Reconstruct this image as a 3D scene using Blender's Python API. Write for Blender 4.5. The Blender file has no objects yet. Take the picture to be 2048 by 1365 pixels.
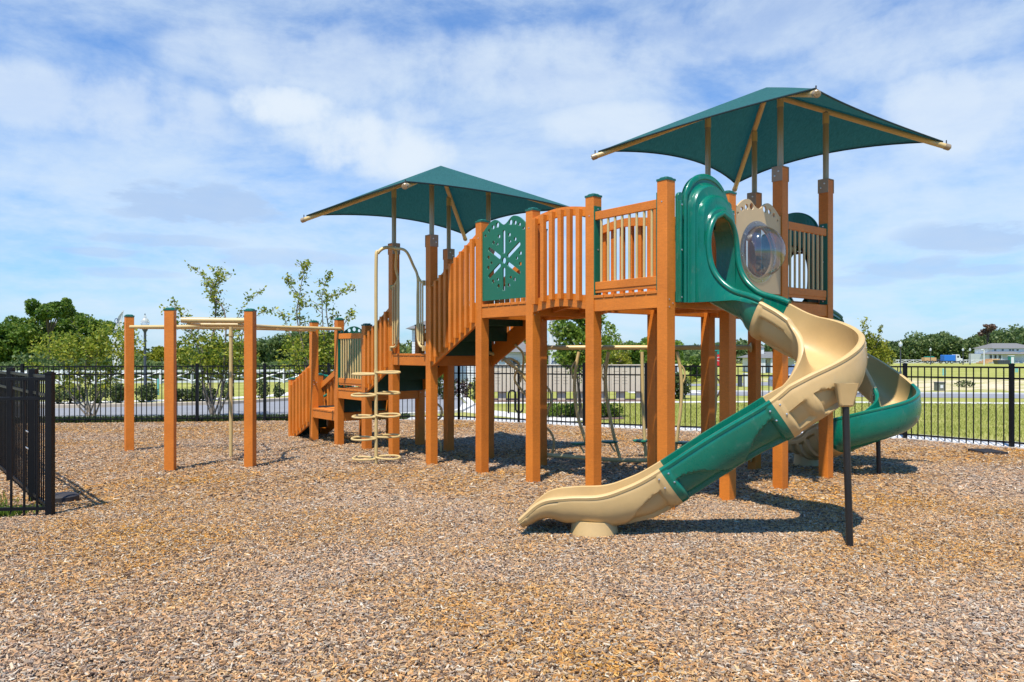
import bpy, bmesh, math, random
import numpy as np
from mathutils import Vector
PI = math.pi
C = bpy.context.scene.collection
sc = bpy.context.scene
random.seed(7)

# ------------------------------------------------------------------ camera, world, sun, exposure
FPX = 1508.9                      # focal length in pixels of a 2048 px wide frame
cam = bpy.data.cameras.new("camera"); camo = bpy.data.objects.new("camera", cam); C.objects.link(camo)
camo.location = (0, 0, 1.45); camo.rotation_euler = (PI/2, 0, 0)
cam.sensor_width = 36.0; cam.lens = 36.0*FPX/2048
cam.shift_y = (704.8-682.5)/2048
cam.clip_end = 3000; cam.clip_start = 0.05
sc.camera = camo
sc.render.resolution_x = 1024; sc.render.resolution_y = 682

LX, LY = 0.17, 0.42               # horizontal drift of sunlight per metre of fall
sun = bpy.data.lights.new("sun", 'SUN'); suno = bpy.data.objects.new("sun", sun); C.objects.link(suno)
suno.rotation_euler = Vector((LX, LY, -1)).to_track_quat('-Z', 'Y').to_euler()
suno.location = (-5, -10, 20)
sun.energy = 5.0; sun.angle = math.radians(0.55); sun.color = (1.0, 0.955, 0.88)
elev = math.atan(1/math.hypot(LX, LY)); azim = math.atan2(-LX, -LY)   # from +Y, clockwise

world = bpy.data.worlds.new("World"); sc.world = world; world.use_nodes = True
def build_world():
    nt = world.node_tree; N = nt.nodes; L = nt.links; N.clear()
    def n(t, **k):
        o = N.new(t)
        for a, v in k.items(): setattr(o, a, v)
        return o
    def m(op, a, b=None, c=None):
        o = n('ShaderNodeMath', operation=op)
        for i, v in enumerate((a, b, c)):
            if v is None: continue
            if isinstance(v, (int, float)): o.inputs[i].default_value = v
            else: L.new(v, o.inputs[i])
        return o.outputs[0]
    out = n('ShaderNodeOutputWorld'); bg = n('ShaderNodeBackground')
    sky = n('ShaderNodeTexSky', sky_type='NISHITA'); sky.sun_disc = False
    sky.sun_elevation = elev; sky.sun_rotation = azim % (2*PI); sky.air_density = 1.0; sky.dust_density = 0.6; sky.ozone_density = 2.2
    tc = n('ShaderNodeTexCoord'); sep = n('ShaderNodeSeparateXYZ'); L.new(tc.outputs['Generated'], sep.inputs[0])
    x, y, z = sep.outputs
    zz = m('MAXIMUM', z, 0.015)
    u = m('DIVIDE', x, m('ADD', zz, 0.10)); v = m('DIVIDE', y, m('ADD', zz, 0.10))
    cv = n('ShaderNodeCombineXYZ'); L.new(u, cv.inputs[0]); L.new(v, cv.inputs[1])
    # big soft veil of thin cloud
    mp = n('ShaderNodeMapping'); L.new(cv.outputs[0], mp.inputs[0]); mp.inputs['Scale'].default_value = (0.62, 0.40, 1); mp.inputs['Rotation'].default_value = (0, 0, 0.5); mp.inputs['Location'].default_value = (3.1, 1.7, 0)
    n1 = n('ShaderNodeTexNoise'); L.new(mp.outputs[0], n1.inputs['Vector']); n1.inputs['Scale'].default_value = 1.1; n1.inputs['Detail'].default_value = 9; n1.inputs['Roughness'].default_value = 0.56; n1.inputs['Distortion'].default_value = 0.35
    # finer wisps in view-direction space
    mp2 = n('ShaderNodeMapping'); L.new(tc.outputs['Generated'], mp2.inputs[0]); mp2.inputs['Scale'].default_value = (1.0, 1.0, 2.1); mp2.inputs['Rotation'].default_value = (0.0, 0.25, 0)
    n2 = n('ShaderNodeTexNoise'); L.new(mp2.outputs[0], n2.inputs['Vector']); n2.inputs['Scale'].default_value = 4.2; n2.inputs['Detail'].default_value = 12; n2.inputs['Roughness'].default_value = 0.64; n2.inputs['Distortion'].default_value = 0.25
    s = m('ADD', m('MULTIPLY', n1.outputs[0], 0.25), m('MULTIPLY', n2.outputs[0], 0.75))
    veil = n('ShaderNodeMapRange', interpolation_type='SMOOTHSTEP'); L.new(s, veil.inputs[0]); veil.inputs[1].default_value = 0.36; veil.inputs[2].default_value = 0.62
    # cumulus puffs in chosen directions
    n3 = n('ShaderNodeTexNoise'); L.new(tc.outputs['Generated'], n3.inputs['Vector']); n3.inputs['Scale'].default_value = 9.0; n3.inputs['Detail'].default_value = 9; n3.inputs['Roughness'].default_value = 0.58
    mp3 = n('ShaderNodeMapping'); L.new(tc.outputs['Generated'], mp3.inputs[0]); mp3.inputs['Scale'].default_value = (1, 1, 3.6)
    n5 = n('ShaderNodeTexNoise'); L.new(mp3.outputs[0], n5.inputs['Vector']); n5.inputs['Scale'].default_value = 11; n5.inputs['Detail'].default_value = 10; n5.inputs['Roughness'].default_value = 0.62
    az = m('ARCTAN2', x, y); el = m('ARCSINE', z)
    def puff(px, py, rx, ry, amp, nz=None, ns=6.0, lo=-0.7, hi=1.0):
        a0 = math.atan2(px-1024, FPX); e0 = math.atan2(705-py, math.hypot(FPX, px-1024))
        dx = m('DIVIDE', m('SUBTRACT', az, a0), rx/FPX); dy = m('DIVIDE', m('SUBTRACT', el, e0), ry/FPX)
        r = m('ADD', m('MULTIPLY', dx, dx), m('MULTIPLY', dy, dy))
        g = m('SUBTRACT', 1.0, r)
        q = m('ADD', g, m('MULTIPLY', m('SUBTRACT', (nz or n3).outputs[0], 0.5), ns))
        mr = n('ShaderNodeMapRange', interpolation_type='SMOOTHSTEP'); L.new(q, mr.inputs[0]); mr.inputs[1].default_value = lo; mr.inputs[2].default_value = hi
        mr2 = n('ShaderNodeMapRange', interpolation_type='SMOOTHSTEP'); L.new(r, mr2.inputs[0]); mr2.inputs[1].default_value = 2.6; mr2.inputs[2].default_value = 0.4
        return m('MULTIPLY', m('MULTIPLY', mr.outputs[0], mr2.outputs[0]), amp)
    whites = [(570, 213, 105, 40, 0.95), (410, 215, 50, 32, 0.4), (200, 200, 230, 60, 0.45), (720, 290, 170, 60, 0.85), (830, 225, 60, 30, 0.45), (1230, 250, 130, 40, 0.5), (1880, 195, 90, 50, 0.55), (1950, 230, 120, 70, 0.45), (1080, 130, 260, 70, 0.4), (620, 130, 260, 70, 0.35), (1500, 60, 260, 60, 0.25), (1800, 90, 160, 60, 0.35)]
    greys = [(380, 405, 150, 38, 0.85), (330, 385, 70, 24, 0.5), (520, 430, 60, 16, 0.6), (1960, 472, 110, 26, 0.75), (1820, 535, 110, 18, 0.6), (300, 480, 120, 13, 0.55), (560, 520, 140, 18, 0.45), (800, 415, 60, 30, 0.25), (200, 505, 100, 9, 0.5), (1720, 560, 60, 12, 0.4), (1975, 540, 50, 9, 0.5), (250, 545, 80, 10, 0.4)]
    def acc(lst, *k):
        t = None
        for a in lst:
            p = puff(*a, *k); t = p if t is None else m('MAXIMUM', t, p)
        return t
    W_ = acc(whites); G_ = acc(greys, n5, 6.5, -0.45, 0.45)
    # pale towards the horizon
    hz = n('ShaderNodeMapRange', interpolation_type='SMOOTHSTEP'); L.new(z, hz.inputs[0]); hz.inputs[1].default_value = 0.46; hz.inputs[2].default_value = 0.06; hz.inputs[3].default_value = 0.12; hz.inputs[4].default_value = 0.56
    hzn = n('ShaderNodeMapRange'); L.new(n5.outputs[0], hzn.inputs[0]); hzn.inputs[1].default_value = 0.35; hzn.inputs[2].default_value = 0.65; hzn.inputs[3].default_value = 0.62; hzn.inputs[4].default_value = 1.25
    va = m('MULTIPLY', veil.outputs[0], 0.64)
    up = n('ShaderNodeMapRange', interpolation_type='SMOOTHSTEP'); L.new(z, up.inputs[0]); up.inputs[1].default_value = 0.43; up.inputs[2].default_value = 0.60; up.inputs[3].default_value = 1.0; up.inputs[4].default_value = 0.0
    bk = n('ShaderNodeMapRange', interpolation_type='SMOOTHSTEP'); L.new(y, bk.inputs[0]); bk.inputs[1].default_value = 0.3; bk.inputs[2].default_value = -0.3; bk.inputs[3].default_value = 1.0; bk.inputs[4].default_value = 0.05
    cover = m('SUBTRACT', 1.0, m('MULTIPLY', m('SUBTRACT', 1.0, va), m('MULTIPLY', m('SUBTRACT', 1.0, m('MULTIPLY', hz.outputs[0], hzn.outputs[0])), m('SUBTRACT', 1.0, W_))))
    deep = n('ShaderNodeMix', data_type='RGBA', blend_type='MULTIPLY'); deep.inputs[0].default_value = 1.0
    L.new(sky.outputs[0], deep.inputs[6]); deep.inputs[7].default_value = SKY_TINT
    cover = m('MULTIPLY', cover, m('MULTIPLY', up.outputs[0], bk.outputs[0]))
    mx = n('ShaderNodeMix', data_type='RGBA'); L.new(cover, mx.inputs[0]); L.new(deep.outputs[2], mx.inputs[6]); mx.inputs[7].default_value = CLOUD
    mw = n('ShaderNodeMix', data_type='RGBA'); L.new(m('MULTIPLY', W_, 0.62), mw.inputs[0]); L.new(mx.outputs[2], mw.inputs[6]); mw.inputs[7].default_value = CLOUD_WHITE
    mg = n('ShaderNodeMix', data_type='RGBA'); L.new(m('MULTIPLY', G_, 0.85), mg.inputs[0]); L.new(mw.outputs[2], mg.inputs[6]); mg.inputs[7].default_value = CLOUD_GREY
    L.new(mg.outputs[2], bg.inputs[0]); bg.inputs[1].default_value = 0.10
    L.new(bg.outputs[0], out.inputs[0])
SKY_TINT = (0.43, 0.99, 1.56, 1)
CLOUD = (5.9, 6.95, 8.0, 1); CLOUD_GREY = (3.5, 4.85, 7.1, 1); CLOUD_WHITE = (6.7, 7.3, 8.1, 1)
build_world()
sc.view_settings.view_transform = 'Standard'; sc.view_settings.look = 'None'
sc.view_settings.exposure = 0.30; sc.view_settings.gamma = 1.0
sc.cycles.max_bounces = 8; sc.cycles.diffuse_bounces = 1; sc.cycles.transparent_max_bounces = 24

# ------------------------------------------------------------------ materials
def new_mat(name):
    m = bpy.data.materials.new(name); m.use_nodes = True
    nt = m.node_tree; b = nt.nodes['Principled BSDF']
    return m, nt, b
def simple(name, col, rough=0.5, metal=0.0, var=0.0, vscale=6.0, bump=0.0, bscale=60.0, coat=0.0, stretch=(1, 1, 1), spec=0.5, dirt=0.0):
    m, nt, b = new_mat(name); N = nt.nodes; L = nt.links
    b.inputs['Base Color'].default_value = (*col, 1); b.inputs['Roughness'].default_value = rough; b.inputs['Metallic'].default_value = metal
    b.inputs['Coat Weight'].default_value = coat; b.inputs['Coat Roughness'].default_value = 0.12; b.inputs['Specular IOR Level'].default_value = spec
    if var or bump:
        tc = N.new('ShaderNodeTexCoord'); mp = N.new('ShaderNodeMapping'); L.new(tc.outputs['Object'], mp.inputs[0]); mp.inputs['Scale'].default_value = stretch
    if var:
        no = N.new('ShaderNodeTexNoise'); L.new(mp.outputs[0], no.inputs['Vector']); no.inputs['Scale'].default_value = vscale; no.inputs['Detail'].default_value = 6; no.inputs['Roughness'].default_value = 0.65
        mr = N.new('ShaderNodeMapRange'); L.new(no.outputs[0], mr.inputs[0]); mr.inputs[1].default_value = 0.25; mr.inputs[2].default_value = 0.75; mr.inputs[3].default_value = 1-var; mr.inputs[4].default_value = 1+var
        mx = N.new('ShaderNodeMix'); mx.data_type = 'RGBA'; mx.blend_type = 'MULTIPLY'; mx.inputs[0].default_value = 1; mx.inputs[6].default_value = (*col, 1)
        cb = N.new('ShaderNodeCombineColor'); [L.new(mr.outputs[0], cb.inputs[i]) for i in range(3)]
        L.new(cb.outputs[0], mx.inputs[7]); L.new(mx.outputs[2], b.inputs['Base Color'])
    if dirt:     # dusty rubbed patches and scratches
        mp2 = N.new('ShaderNodeMapping'); L.new(tc.outputs['Object'], mp2.inputs[0]); mp2.inputs['Scale'].default_value = (1, 5, 1); mp2.inputs['Rotation'].default_value = (.3, .5, .6)
        nd = N.new('ShaderNodeTexNoise'); L.new(mp2.outputs[0], nd.inputs['Vector']); nd.inputs['Scale'].default_value = 7; nd.inputs['Detail'].default_value = 12; nd.inputs['Roughness'].default_value = 0.75
        md = N.new('ShaderNodeMapRange'); L.new(nd.outputs[0], md.inputs[0]); md.inputs[1].default_value = 0.56; md.inputs[2].default_value = 0.76; md.inputs[3].default_value = 0; md.inputs[4].default_value = .30*dirt
        mz = N.new('ShaderNodeMix'); mz.data_type = 'RGBA'; L.new(md.outputs[0], mz.inputs[0]); L.new(mx.outputs[2], mz.inputs[6]); mz.inputs[7].default_value = (0.42, 0.38, 0.30, 1); L.new(mz.outputs[2], b.inputs['Base Color'])
        m2 = N.new('ShaderNodeMapRange'); L.new(nd.outputs[0], m2.inputs[0]); m2.inputs[1].default_value = .3; m2.inputs[2].default_value = .7; m2.inputs[3].default_value = rough*.8; m2.inputs[4].default_value = rough*1.5; L.new(m2.outputs[0], b.inputs['Roughness'])
    if bump:
        nb = N.new('ShaderNodeTexNoise'); L.new(mp.outputs[0], nb.inputs['Vector']); nb.inputs['Scale'].default_value = bscale; nb.inputs['Detail'].default_value = 5
        bp = N.new('ShaderNodeBump'); bp.inputs['Strength'].default_value = bump; bp.inputs['Distance'].default_value = 0.01; L.new(nb.outputs[0], bp.inputs['Height']); L.new(bp.outputs[0], b.inputs['Normal'])
    return m
def leaf_mat(name, c1, c2, c3, trans=0.35, noise=0.6, rough=0.45):
    m, nt, b = new_mat(name); N = nt.nodes; L = nt.links
    at = N.new('ShaderNodeAttribute'); at.attribute_name = 'rnd'
    tc = N.new('ShaderNodeTexCoord'); no = N.new('ShaderNodeTexNoise'); L.new(tc.outputs['Object'], no.inputs['Vector']); no.inputs['Scale'].default_value = noise; no.inputs['Detail'].default_value = 3
    a1 = N.new('ShaderNodeMath'); a1.operation = 'MULTIPLY_ADD'; L.new(no.outputs[0], a1.inputs[0]); a1.inputs[1].default_value = 1.1; a1.inputs[2].default_value = -0.55
    a2 = N.new('ShaderNodeMath'); a2.operation = 'ADD'; L.new(at.outputs['Fac'], a2.inputs[0]); L.new(a1.outputs[0], a2.inputs[1])
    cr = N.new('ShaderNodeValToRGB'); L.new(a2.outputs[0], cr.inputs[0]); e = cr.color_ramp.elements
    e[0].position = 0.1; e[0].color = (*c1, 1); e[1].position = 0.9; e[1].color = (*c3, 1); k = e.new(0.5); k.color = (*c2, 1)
    L.new(cr.outputs[0], b.inputs['Base Color']); b.inputs['Roughness'].default_value = rough; b.inputs['Specular IOR Level'].default_value = 0.35
    tr = N.new('ShaderNodeBsdfTranslucent'); L.new(cr.outputs[0], tr.inputs[0])
    mx = N.new('ShaderNodeMixShader'); mx.inputs[0].default_value = trans; L.new(b.outputs[0], mx.inputs[1]); L.new(tr.outputs[0], mx.inputs[2])
    L.new(mx.outputs[0], N['Material Output'].inputs[0])
    return m
def lumber(name, col):
    # recycled plastic lumber: fine horizontal brushing, faint mottling
    m, nt, b = new_mat(name); N = nt.nodes; L = nt.links
    tc = N.new('ShaderNodeTexCoord')
    mp = N.new('ShaderNodeMapping'); L.new(tc.outputs['Object'], mp.inputs[0]); mp.inputs['Scale'].default_value = (8, 8, 150)
    n1 = N.new('ShaderNodeTexNoise'); L.new(mp.outputs[0], n1.inputs['Vector']); n1.inputs['Scale'].default_value = 1.6; n1.inputs['Detail'].default_value = 6
    n2 = N.new('ShaderNodeTexNoise'); L.new(tc.outputs['Object'], n2.inputs['Vector']); n2.inputs['Scale'].default_value = 3.0; n2.inputs['Detail'].default_value = 5
    n3 = N.new('ShaderNodeTexNoise'); L.new(tc.outputs['Object'], n3.inputs['Vector']); n3.inputs['Scale'].default_value = 220.0; n3.inputs['Detail'].default_value = 2
    s = N.new('ShaderNodeMath'); s.operation = 'ADD'; L.new(n1.outputs[0], s.inputs[0]); L.new(n2.outputs[0], s.inputs[1])
    s2 = N.new('ShaderNodeMath'); s2.operation = 'ADD'; L.new(s.outputs[0], s2.inputs[0]); L.new(n3.outputs[0], s2.inputs[1])
    n4 = N.new('ShaderNodeTexNoise'); L.new(tc.outputs['Object'], n4.inputs['Vector']); n4.inputs['Scale'].default_value = 40; n4.inputs['Detail'].default_value = 9; n4.inputs['Roughness'].default_value = .75
    s3 = N.new('ShaderNodeMath'); s3.operation = 'ADD'; L.new(s2.outputs[0], s3.inputs[0]); L.new(n4.outputs[0], s3.inputs[1])
    mr = N.new('ShaderNodeMapRange'); oi = N.new('ShaderNodeObjectInfo'); s4 = N.new('ShaderNodeMath'); s4.operation = 'MULTIPLY_ADD'; L.new(oi.outputs['Random'], s4.inputs[0]); s4.inputs[1].default_value = .36; L.new(s3.outputs[0], s4.inputs[2]); L.new(s4.outputs[0], mr.inputs[0]); mr.inputs[1].default_value = 1.73; mr.inputs[2].default_value = 2.63
    cr = N.new('ShaderNodeValToRGB'); L.new(mr.outputs[0], cr.inputs[0]); e = cr.color_ramp.elements
    e[0].color = (col[0]*0.78, col[1]*0.74, col[2]*0.7, 1); e[1].color = (col[0]*1.18, col[1]*1.2, col[2]*1.3, 1)
    L.new(cr.outputs[0], b.inputs['Base Color']); b.inputs['Roughness'].default_value = 0.55
    bp = N.new('ShaderNodeBump'); bp.inputs['Strength'].default_value = 0.35; bp.inputs['Distance'].default_value = 0.004; L.new(n1.outputs[0], bp.inputs['Height']); L.new(bp.outputs[0], b.inputs['Normal'])
    return m
M = {}
M['wood'] = lumber('orange_brown_lumber', (0.69, 0.195, 0.015))
M['tanpipe'] = simple('tan_powder_coat', (0.62, 0.44, 0.18), 0.38, var=0.05, vscale=9)
M['tanplastic'] = simple('tan_moulded_plastic', (0.62, 0.405, 0.165), 0.40, var=0.09, vscale=3.5, bump=0.10, bscale=8, coat=0.06, dirt=.5)
M['tanboard'] = simple('tan_panel_board', (0.64, 0.45, 0.24), 0.5, var=0.04, bump=0.15, bscale=150)
M['green'] = simple('green_moulded_plastic', (0.001, 0.145, 0.086), 0.27, var=0.14, vscale=5, bump=0.05, bscale=7, coat=0.24, dirt=0.7)
M['greenboard'] = simple('green_panel_board', (0.006, 0.135, 0.070), 0.42, var=0.06, bump=0.15, bscale=150)
M['darkgreen'] = simple('dark_green_step_board', (0.008, 0.060, 0.040), 0.55, var=0.25, vscale=20, bump=0.3, bscale=90)
M['capgreen'] = simple('green_cap_plastic', (0.01, 0.12, 0.085), 0.4, var=0.1)
M['bracket'] = simple('taupe_steel_bracket', (0.36, 0.25, 0.16), 0.5, metal=0.0, var=0.1, vscale=14)
M['pole'] = simple('taupe_steel_pole', (0.40, 0.29, 0.17), 0.33, metal=0.25, var=0.05)
M['bolt'] = simple('steel_bolt', (0.7, 0.7, 0.68), 0.3, metal=0.9)
M['black'] = simple('black_powder_coat', (0.005, 0.005, 0.0055), 0.48, var=0.3, vscale=20, spec=0.28)
M['blacksteel'] = simple('black_steel_post', (0.018, 0.017, 0.016), 0.4, var=0.2)
M['concrete'] = simple('pale_concrete', (0.66, 0.63, 0.57), 0.85, var=0.13, vscale=3, bump=0.3, bscale=50)
M['curb'] = simple('tan_kerb_concrete', (0.50, 0.41, 0.30), 0.85, var=0.12, vscale=3)
M['asphalt'] = simple('road_asphalt', (0.235, 0.235, 0.24), 0.9, var=0.12, vscale=1.2, bump=0.3, bscale=60)
M['white'] = simple('white_paint', (0.66, 0.66, 0.64), 0.5)
M['siding'] = simple('white_house_siding', (0.72, 0.73, 0.72), 0.6)
M['roof'] = simple('grey_shingle_roof', (0.17, 0.165, 0.155), 0.9, var=0.2, vscale=5)
M['glass'] = simple('dark_window_glass', (0.03, 0.04, 0.05), 0.1)
M['bark'] = simple('grey_brown_bark', (0.24, 0.19, 0.14), 0.85, var=0.3, vscale=12)
M['bark2'] = simple('dark_bark', (0.09, 0.07, 0.05), 0.9, var=0.3, vscale=4)
M['kiosk'] = simple('tan_mailbox_metal', (0.60, 0.50, 0.37), 0.5, var=0.04)
M['kioskdark'] = simple('mailbox_slot', (0.28, 0.21, 0.15), 0.6)
M['pvcgreen'] = simple('pale_green_pipe', (0.20, 0.52, 0.46), 0.5)
M['blue'] = simple('blue_tarpaulin', (0.02, 0.16, 0.55), 0.5)
M['orange'] = simple('orange_lumber_load', (0.60, 0.36, 0.16), 0.7, var=0.15)
M['red'] = simple('red_sign_face', (0.62, 0.02, 0.02), 0.4)
M['signgreen'] = simple('green_sign_face', (0.01, 0.22, 0.16), 0.4)
M['carblue'] = simple('dark_blue_car_paint', (0.02, 0.06, 0.16), 0.2, coat=0.8)
M['rubber'] = simple('tyre_rubber', (0.02, 0.02, 0.02), 0.8)
M['rim'] = simple('alloy_rim', (0.6, 0.6, 0.62), 0.3, metal=0.8)
M['iron'] = simple('dark_iron', (0.035, 0.03, 0.028), 0.6, var=0.2, bump=0.3)
M['lampgrey'] = simple('dark_grey_lamp_pole', (0.05, 0.055, 0.065), 0.4)
M['leafA'] = leaf_mat('crape_myrtle_leaf', (0.09, 0.15, 0.012), (0.26, 0.33, 0.03), (0.50, 0.48, 0.06), 0.5)
M['leafB'] = leaf_mat('dark_tree_leaf', (0.05, 0.115, 0.015), (0.12, 0.21, 0.025), (0.26, 0.32, 0.045), 0.45, 0.25)
M['leafC'] = leaf_mat('young_elm_leaf', (0.08, 0.15, 0.015), (0.17, 0.27, 0.03), (0.30, 0.38, 0.05), 0.45)
M['leafD'] = leaf_mat('far_wood_leaf', (0.055, 0.105, 0.03), (0.12, 0.18, 0.05), (0.24, 0.29, 0.09), 0.42, 0.12)
M['leafE'] = leaf_mat('shrub_leaf', (0.03, 0.06, 0.015), (0.08, 0.12, 0.03), (0.16, 0.19, 0.06), 0.3)
M['leafY'] = leaf_mat('yellow_green_leaf', (0.14, 0.17, 0.012), (0.28, 0.29, 0.02), (0.42, 0.40, 0.04), 0.4)
M['leafR'] = leaf_mat('purple_hedge_leaf', (0.05, 0.015, 0.02), (0.09, 0.03, 0.035), (0.12, 0.12, 0.05), 0.2)
M['leafBrown'] = leaf_mat('rust_brown_leaf', (0.10, 0.06, 0.04), (0.16, 0.09, 0.06), (0.2, 0.13, 0.08), 0.2)
M['grass'] = leaf_mat('grass_blade', (0.25, 0.28, 0.04), (0.38, 0.39, 0.07), (0.56, 0.52, 0.15), 0.5, 0.5)

def clear_mat():
    m, nt, b = new_mat('clear_polycarbonate'); N = nt.nodes; L = nt.links; N.remove(b)
    tr = N.new('ShaderNodeBsdfTransparent'); tr.inputs[0].default_value = (0.80, 0.80, 0.78, 1)
    gl = N.new('ShaderNodeBsdfGlossy'); gl.inputs['Roughness'].default_value = 0.03
    lw0 = N.new('ShaderNodeLayerWeight'); lw0.inputs[0].default_value = 0.25; lp = N.new('ShaderNodeMath'); lp.operation = 'POWER'; L.new(lw0.outputs['Facing'], lp.inputs[0]); lp.inputs[1].default_value = 1.6; lw = N.new('ShaderNodeMath'); lw.operation = 'MULTIPLY_ADD'; L.new(lp.outputs[0], lw.inputs[0]); lw.inputs[1].default_value = .62; lw.inputs[2].default_value = .13
    mx = N.new('ShaderNodeMixShader'); L.new(lw.outputs[0], mx.inputs[0]); L.new(tr.outputs[0], mx.inputs[1]); L.new(gl.outputs[0], mx.inputs[2])
    L.new(mx.outputs[0], N['Material Output'].inputs[0]); return m
M['clear'] = clear_mat()
def globe_mat():
    m, nt, b = new_mat('frosted_lamp_globe')
    b.inputs['Base Color'].default_value = (0.85, 0.88, 0.92, 1); b.inputs['Roughness'].default_value = 0.25; b.inputs['Transmission Weight'].default_value = 0.55; b.inputs['Alpha'].default_value = 0.75
    return m
M['globe'] = globe_mat()
def fabric_mat():
    m, nt, b = new_mat('teal_shade_fabric'); N = nt.nodes; L = nt.links
    tc = N.new('ShaderNodeTexCoord'); mp = N.new('ShaderNodeMapping'); L.new(tc.outputs['Object'], mp.inputs[0]); mp.inputs['Scale'].default_value = (5, 1, 1); mp.inputs['Rotation'].default_value = (0, 0, 0.67)
    no = N.new('ShaderNodeTexNoise'); L.new(mp.outputs[0], no.inputs['Vector']); no.inputs['Scale'].default_value = 14; no.inputs['Detail'].default_value = 7; no.inputs['Roughness'].default_value = 0.7
    cr = N.new('ShaderNodeValToRGB'); L.new(no.outputs[0], cr.inputs[0]); e = cr.color_ramp.elements
    e[0].position = 0.3; e[0].color = (0.042, 0.165, 0.165, 1); e[1].position = 0.7; e[1].color = (0.068, 0.240, 0.236, 1)
    L.new(cr.outputs[0], b.inputs['Base Color']); b.inputs['Roughness'].default_value = 0.8; b.inputs['Specular IOR Level'].default_value = 0.2
    tr = N.new('ShaderNodeBsdfTranslucent')
    mu = N.new('ShaderNodeMix'); mu.data_type = 'RGBA'; mu.blend_type = 'MULTIPLY'; mu.inputs[0].default_value = 1; L.new(cr.outputs[0], mu.inputs[6]); mu.inputs[7].default_value = (1.7, 1.45, 1.55, 1)
    L.new(mu.outputs[2], tr.inputs[0])
    nb = N.new('ShaderNodeTexNoise'); L.new(tc.outputs['Object'], nb.inputs['Vector']); nb.inputs['Scale'].default_value = 2.2; nb.inputs['Detail'].default_value = 4
    bp = N.new('ShaderNodeBump'); bp.inputs['Strength'].default_value = 0.5; bp.inputs['Distance'].default_value = 0.05; L.new(nb.outputs[0], bp.inputs['Height']); L.new(bp.outputs[0], b.inputs['Normal']); L.new(bp.outputs[0], tr.inputs['Normal'])
    mx = N.new('ShaderNodeMixShader'); mx.inputs[0].default_value = 0.52; L.new(b.outputs[0], mx.inputs[1]); L.new(tr.outputs[0], mx.inputs[2])
    L.new(mx.outputs[0], N['Material Output'].inputs[0]); return m
M['fabric'] = fabric_mat()
M['hem'] = simple('dark_fabric_hem', (0.01, 0.035, 0.04), 0.8)

def grass_ground_mat():
    m, nt, b = new_mat('lawn_ground'); N = nt.nodes; L = nt.links
    tc = N.new('ShaderNodeTexCoord')
    n1 = N.new('ShaderNodeTexNoise'); L.new(tc.outputs['Object'], n1.inputs['Vector']); n1.inputs['Scale'].default_value = 0.35; n1.inputs['Detail'].default_value = 8; n1.inputs['Roughness'].default_value = 0.65
    n2 = N.new('ShaderNodeTexNoise'); L.new(tc.outputs['Object'], n2.inputs['Vector']); n2.inputs['Scale'].default_value = 25; n2.inputs['Detail'].default_value = 5; n2.inputs['Roughness'].default_value = 0.7
    s = N.new('ShaderNodeMath'); s.operation = 'ADD'; L.new(n1.outputs[0], s.inputs[0]); L.new(n2.outputs[0], s.inputs[1])
    mr = N.new('ShaderNodeMapRange'); L.new(s.outputs[0], mr.inputs[0]); mr.inputs[1].default_value = 0.7; mr.inputs[2].default_value = 1.3
    cr = N.new('ShaderNodeValToRGB'); L.new(mr.outputs[0], cr.inputs[0]); e = cr.color_ramp.elements
    e[0].color = (0.21, 0.23, 0.045, 1); e[1].color = (0.50, 0.44, 0.18, 1); k = e.new(0.5); k.color = (0.32, 0.325, 0.075, 1)
    # bare sandy streaks on the building plots to the right
    mp = N.new('ShaderNodeMapping'); L.new(tc.outputs['Object'], mp.inputs[0]); mp.inputs['Scale'].default_value = (0.45, 1.0, 1)
    n3 = N.new('ShaderNodeTexNoise'); L.new(mp.outputs[0], n3.inputs['Vector']); n3.inputs['Scale'].default_value = 1.5; n3.inputs['Detail'].default_value = 8; n3.inputs['Roughness'].default_value = 0.7
    sp = N.new('ShaderNodeSeparateXYZ'); L.new(tc.outputs['Object'], sp.inputs[0])
    def band(src, a0, a1, b1, b0):
        p = N.new('ShaderNodeMapRange'); L.new(src, p.inputs[0]); p.inputs[1].default_value = a0; p.inputs[2].default_value = a1
        q = N.new('ShaderNodeMapRange'); L.new(src, q.inputs[0]); q.inputs[1].default_value = b0; q.inputs[2].default_value = b1
        r = N.new('ShaderNodeMath'); r.operation = 'MULTIPLY'; L.new(p.outputs[0], r.inputs[0]); L.new(q.outputs[0], r.inputs[1]); return r.outputs[0]
    bx = band(sp.outputs[0], 12, 17, 90, 130); by = band(sp.outputs[1], 31, 34, 46, 60)
    k2 = N.new('ShaderNodeMath'); k2.operation = 'MULTIPLY'; L.new(bx, k2.inputs[0]); L.new(by, k2.inputs[1])
    t = N.new('ShaderNodeMath'); t.operation = 'MULTIPLY_ADD'; L.new(k2.outputs[0], t.inputs[0]); t.inputs[1].default_value = 0.20; L.new(n3.outputs[0], t.inputs[2])
    th = N.new('ShaderNodeMapRange'); L.new(t.outputs[0], th.inputs[0]); th.inputs[1].default_value = 0.645; th.inputs[2].default_value = 0.70
    mx = N.new('ShaderNodeMix'); mx.data_type = 'RGBA'; L.new(th.outputs[0], mx.inputs[0]); L.new(cr.outputs[0], mx.inputs[6]); mx.inputs[7].default_value = (0.66, 0.54, 0.36, 1)
    L.new(mx.outputs[2], b.inputs['Base Color']); b.inputs['Roughness'].default_value = 0.95; b.inputs['Specular IOR Level'].default_value = 0.1
    bp = N.new('ShaderNodeBump'); bp.inputs['Strength'].default_value = 0.8; bp.inputs['Distance'].default_value = 0.04; L.new(n2.outputs[0], bp.inputs['Height']); L.new(bp.outputs[0], b.inputs['Normal'])
    return m
M['lawn'] = grass_ground_mat()
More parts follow.
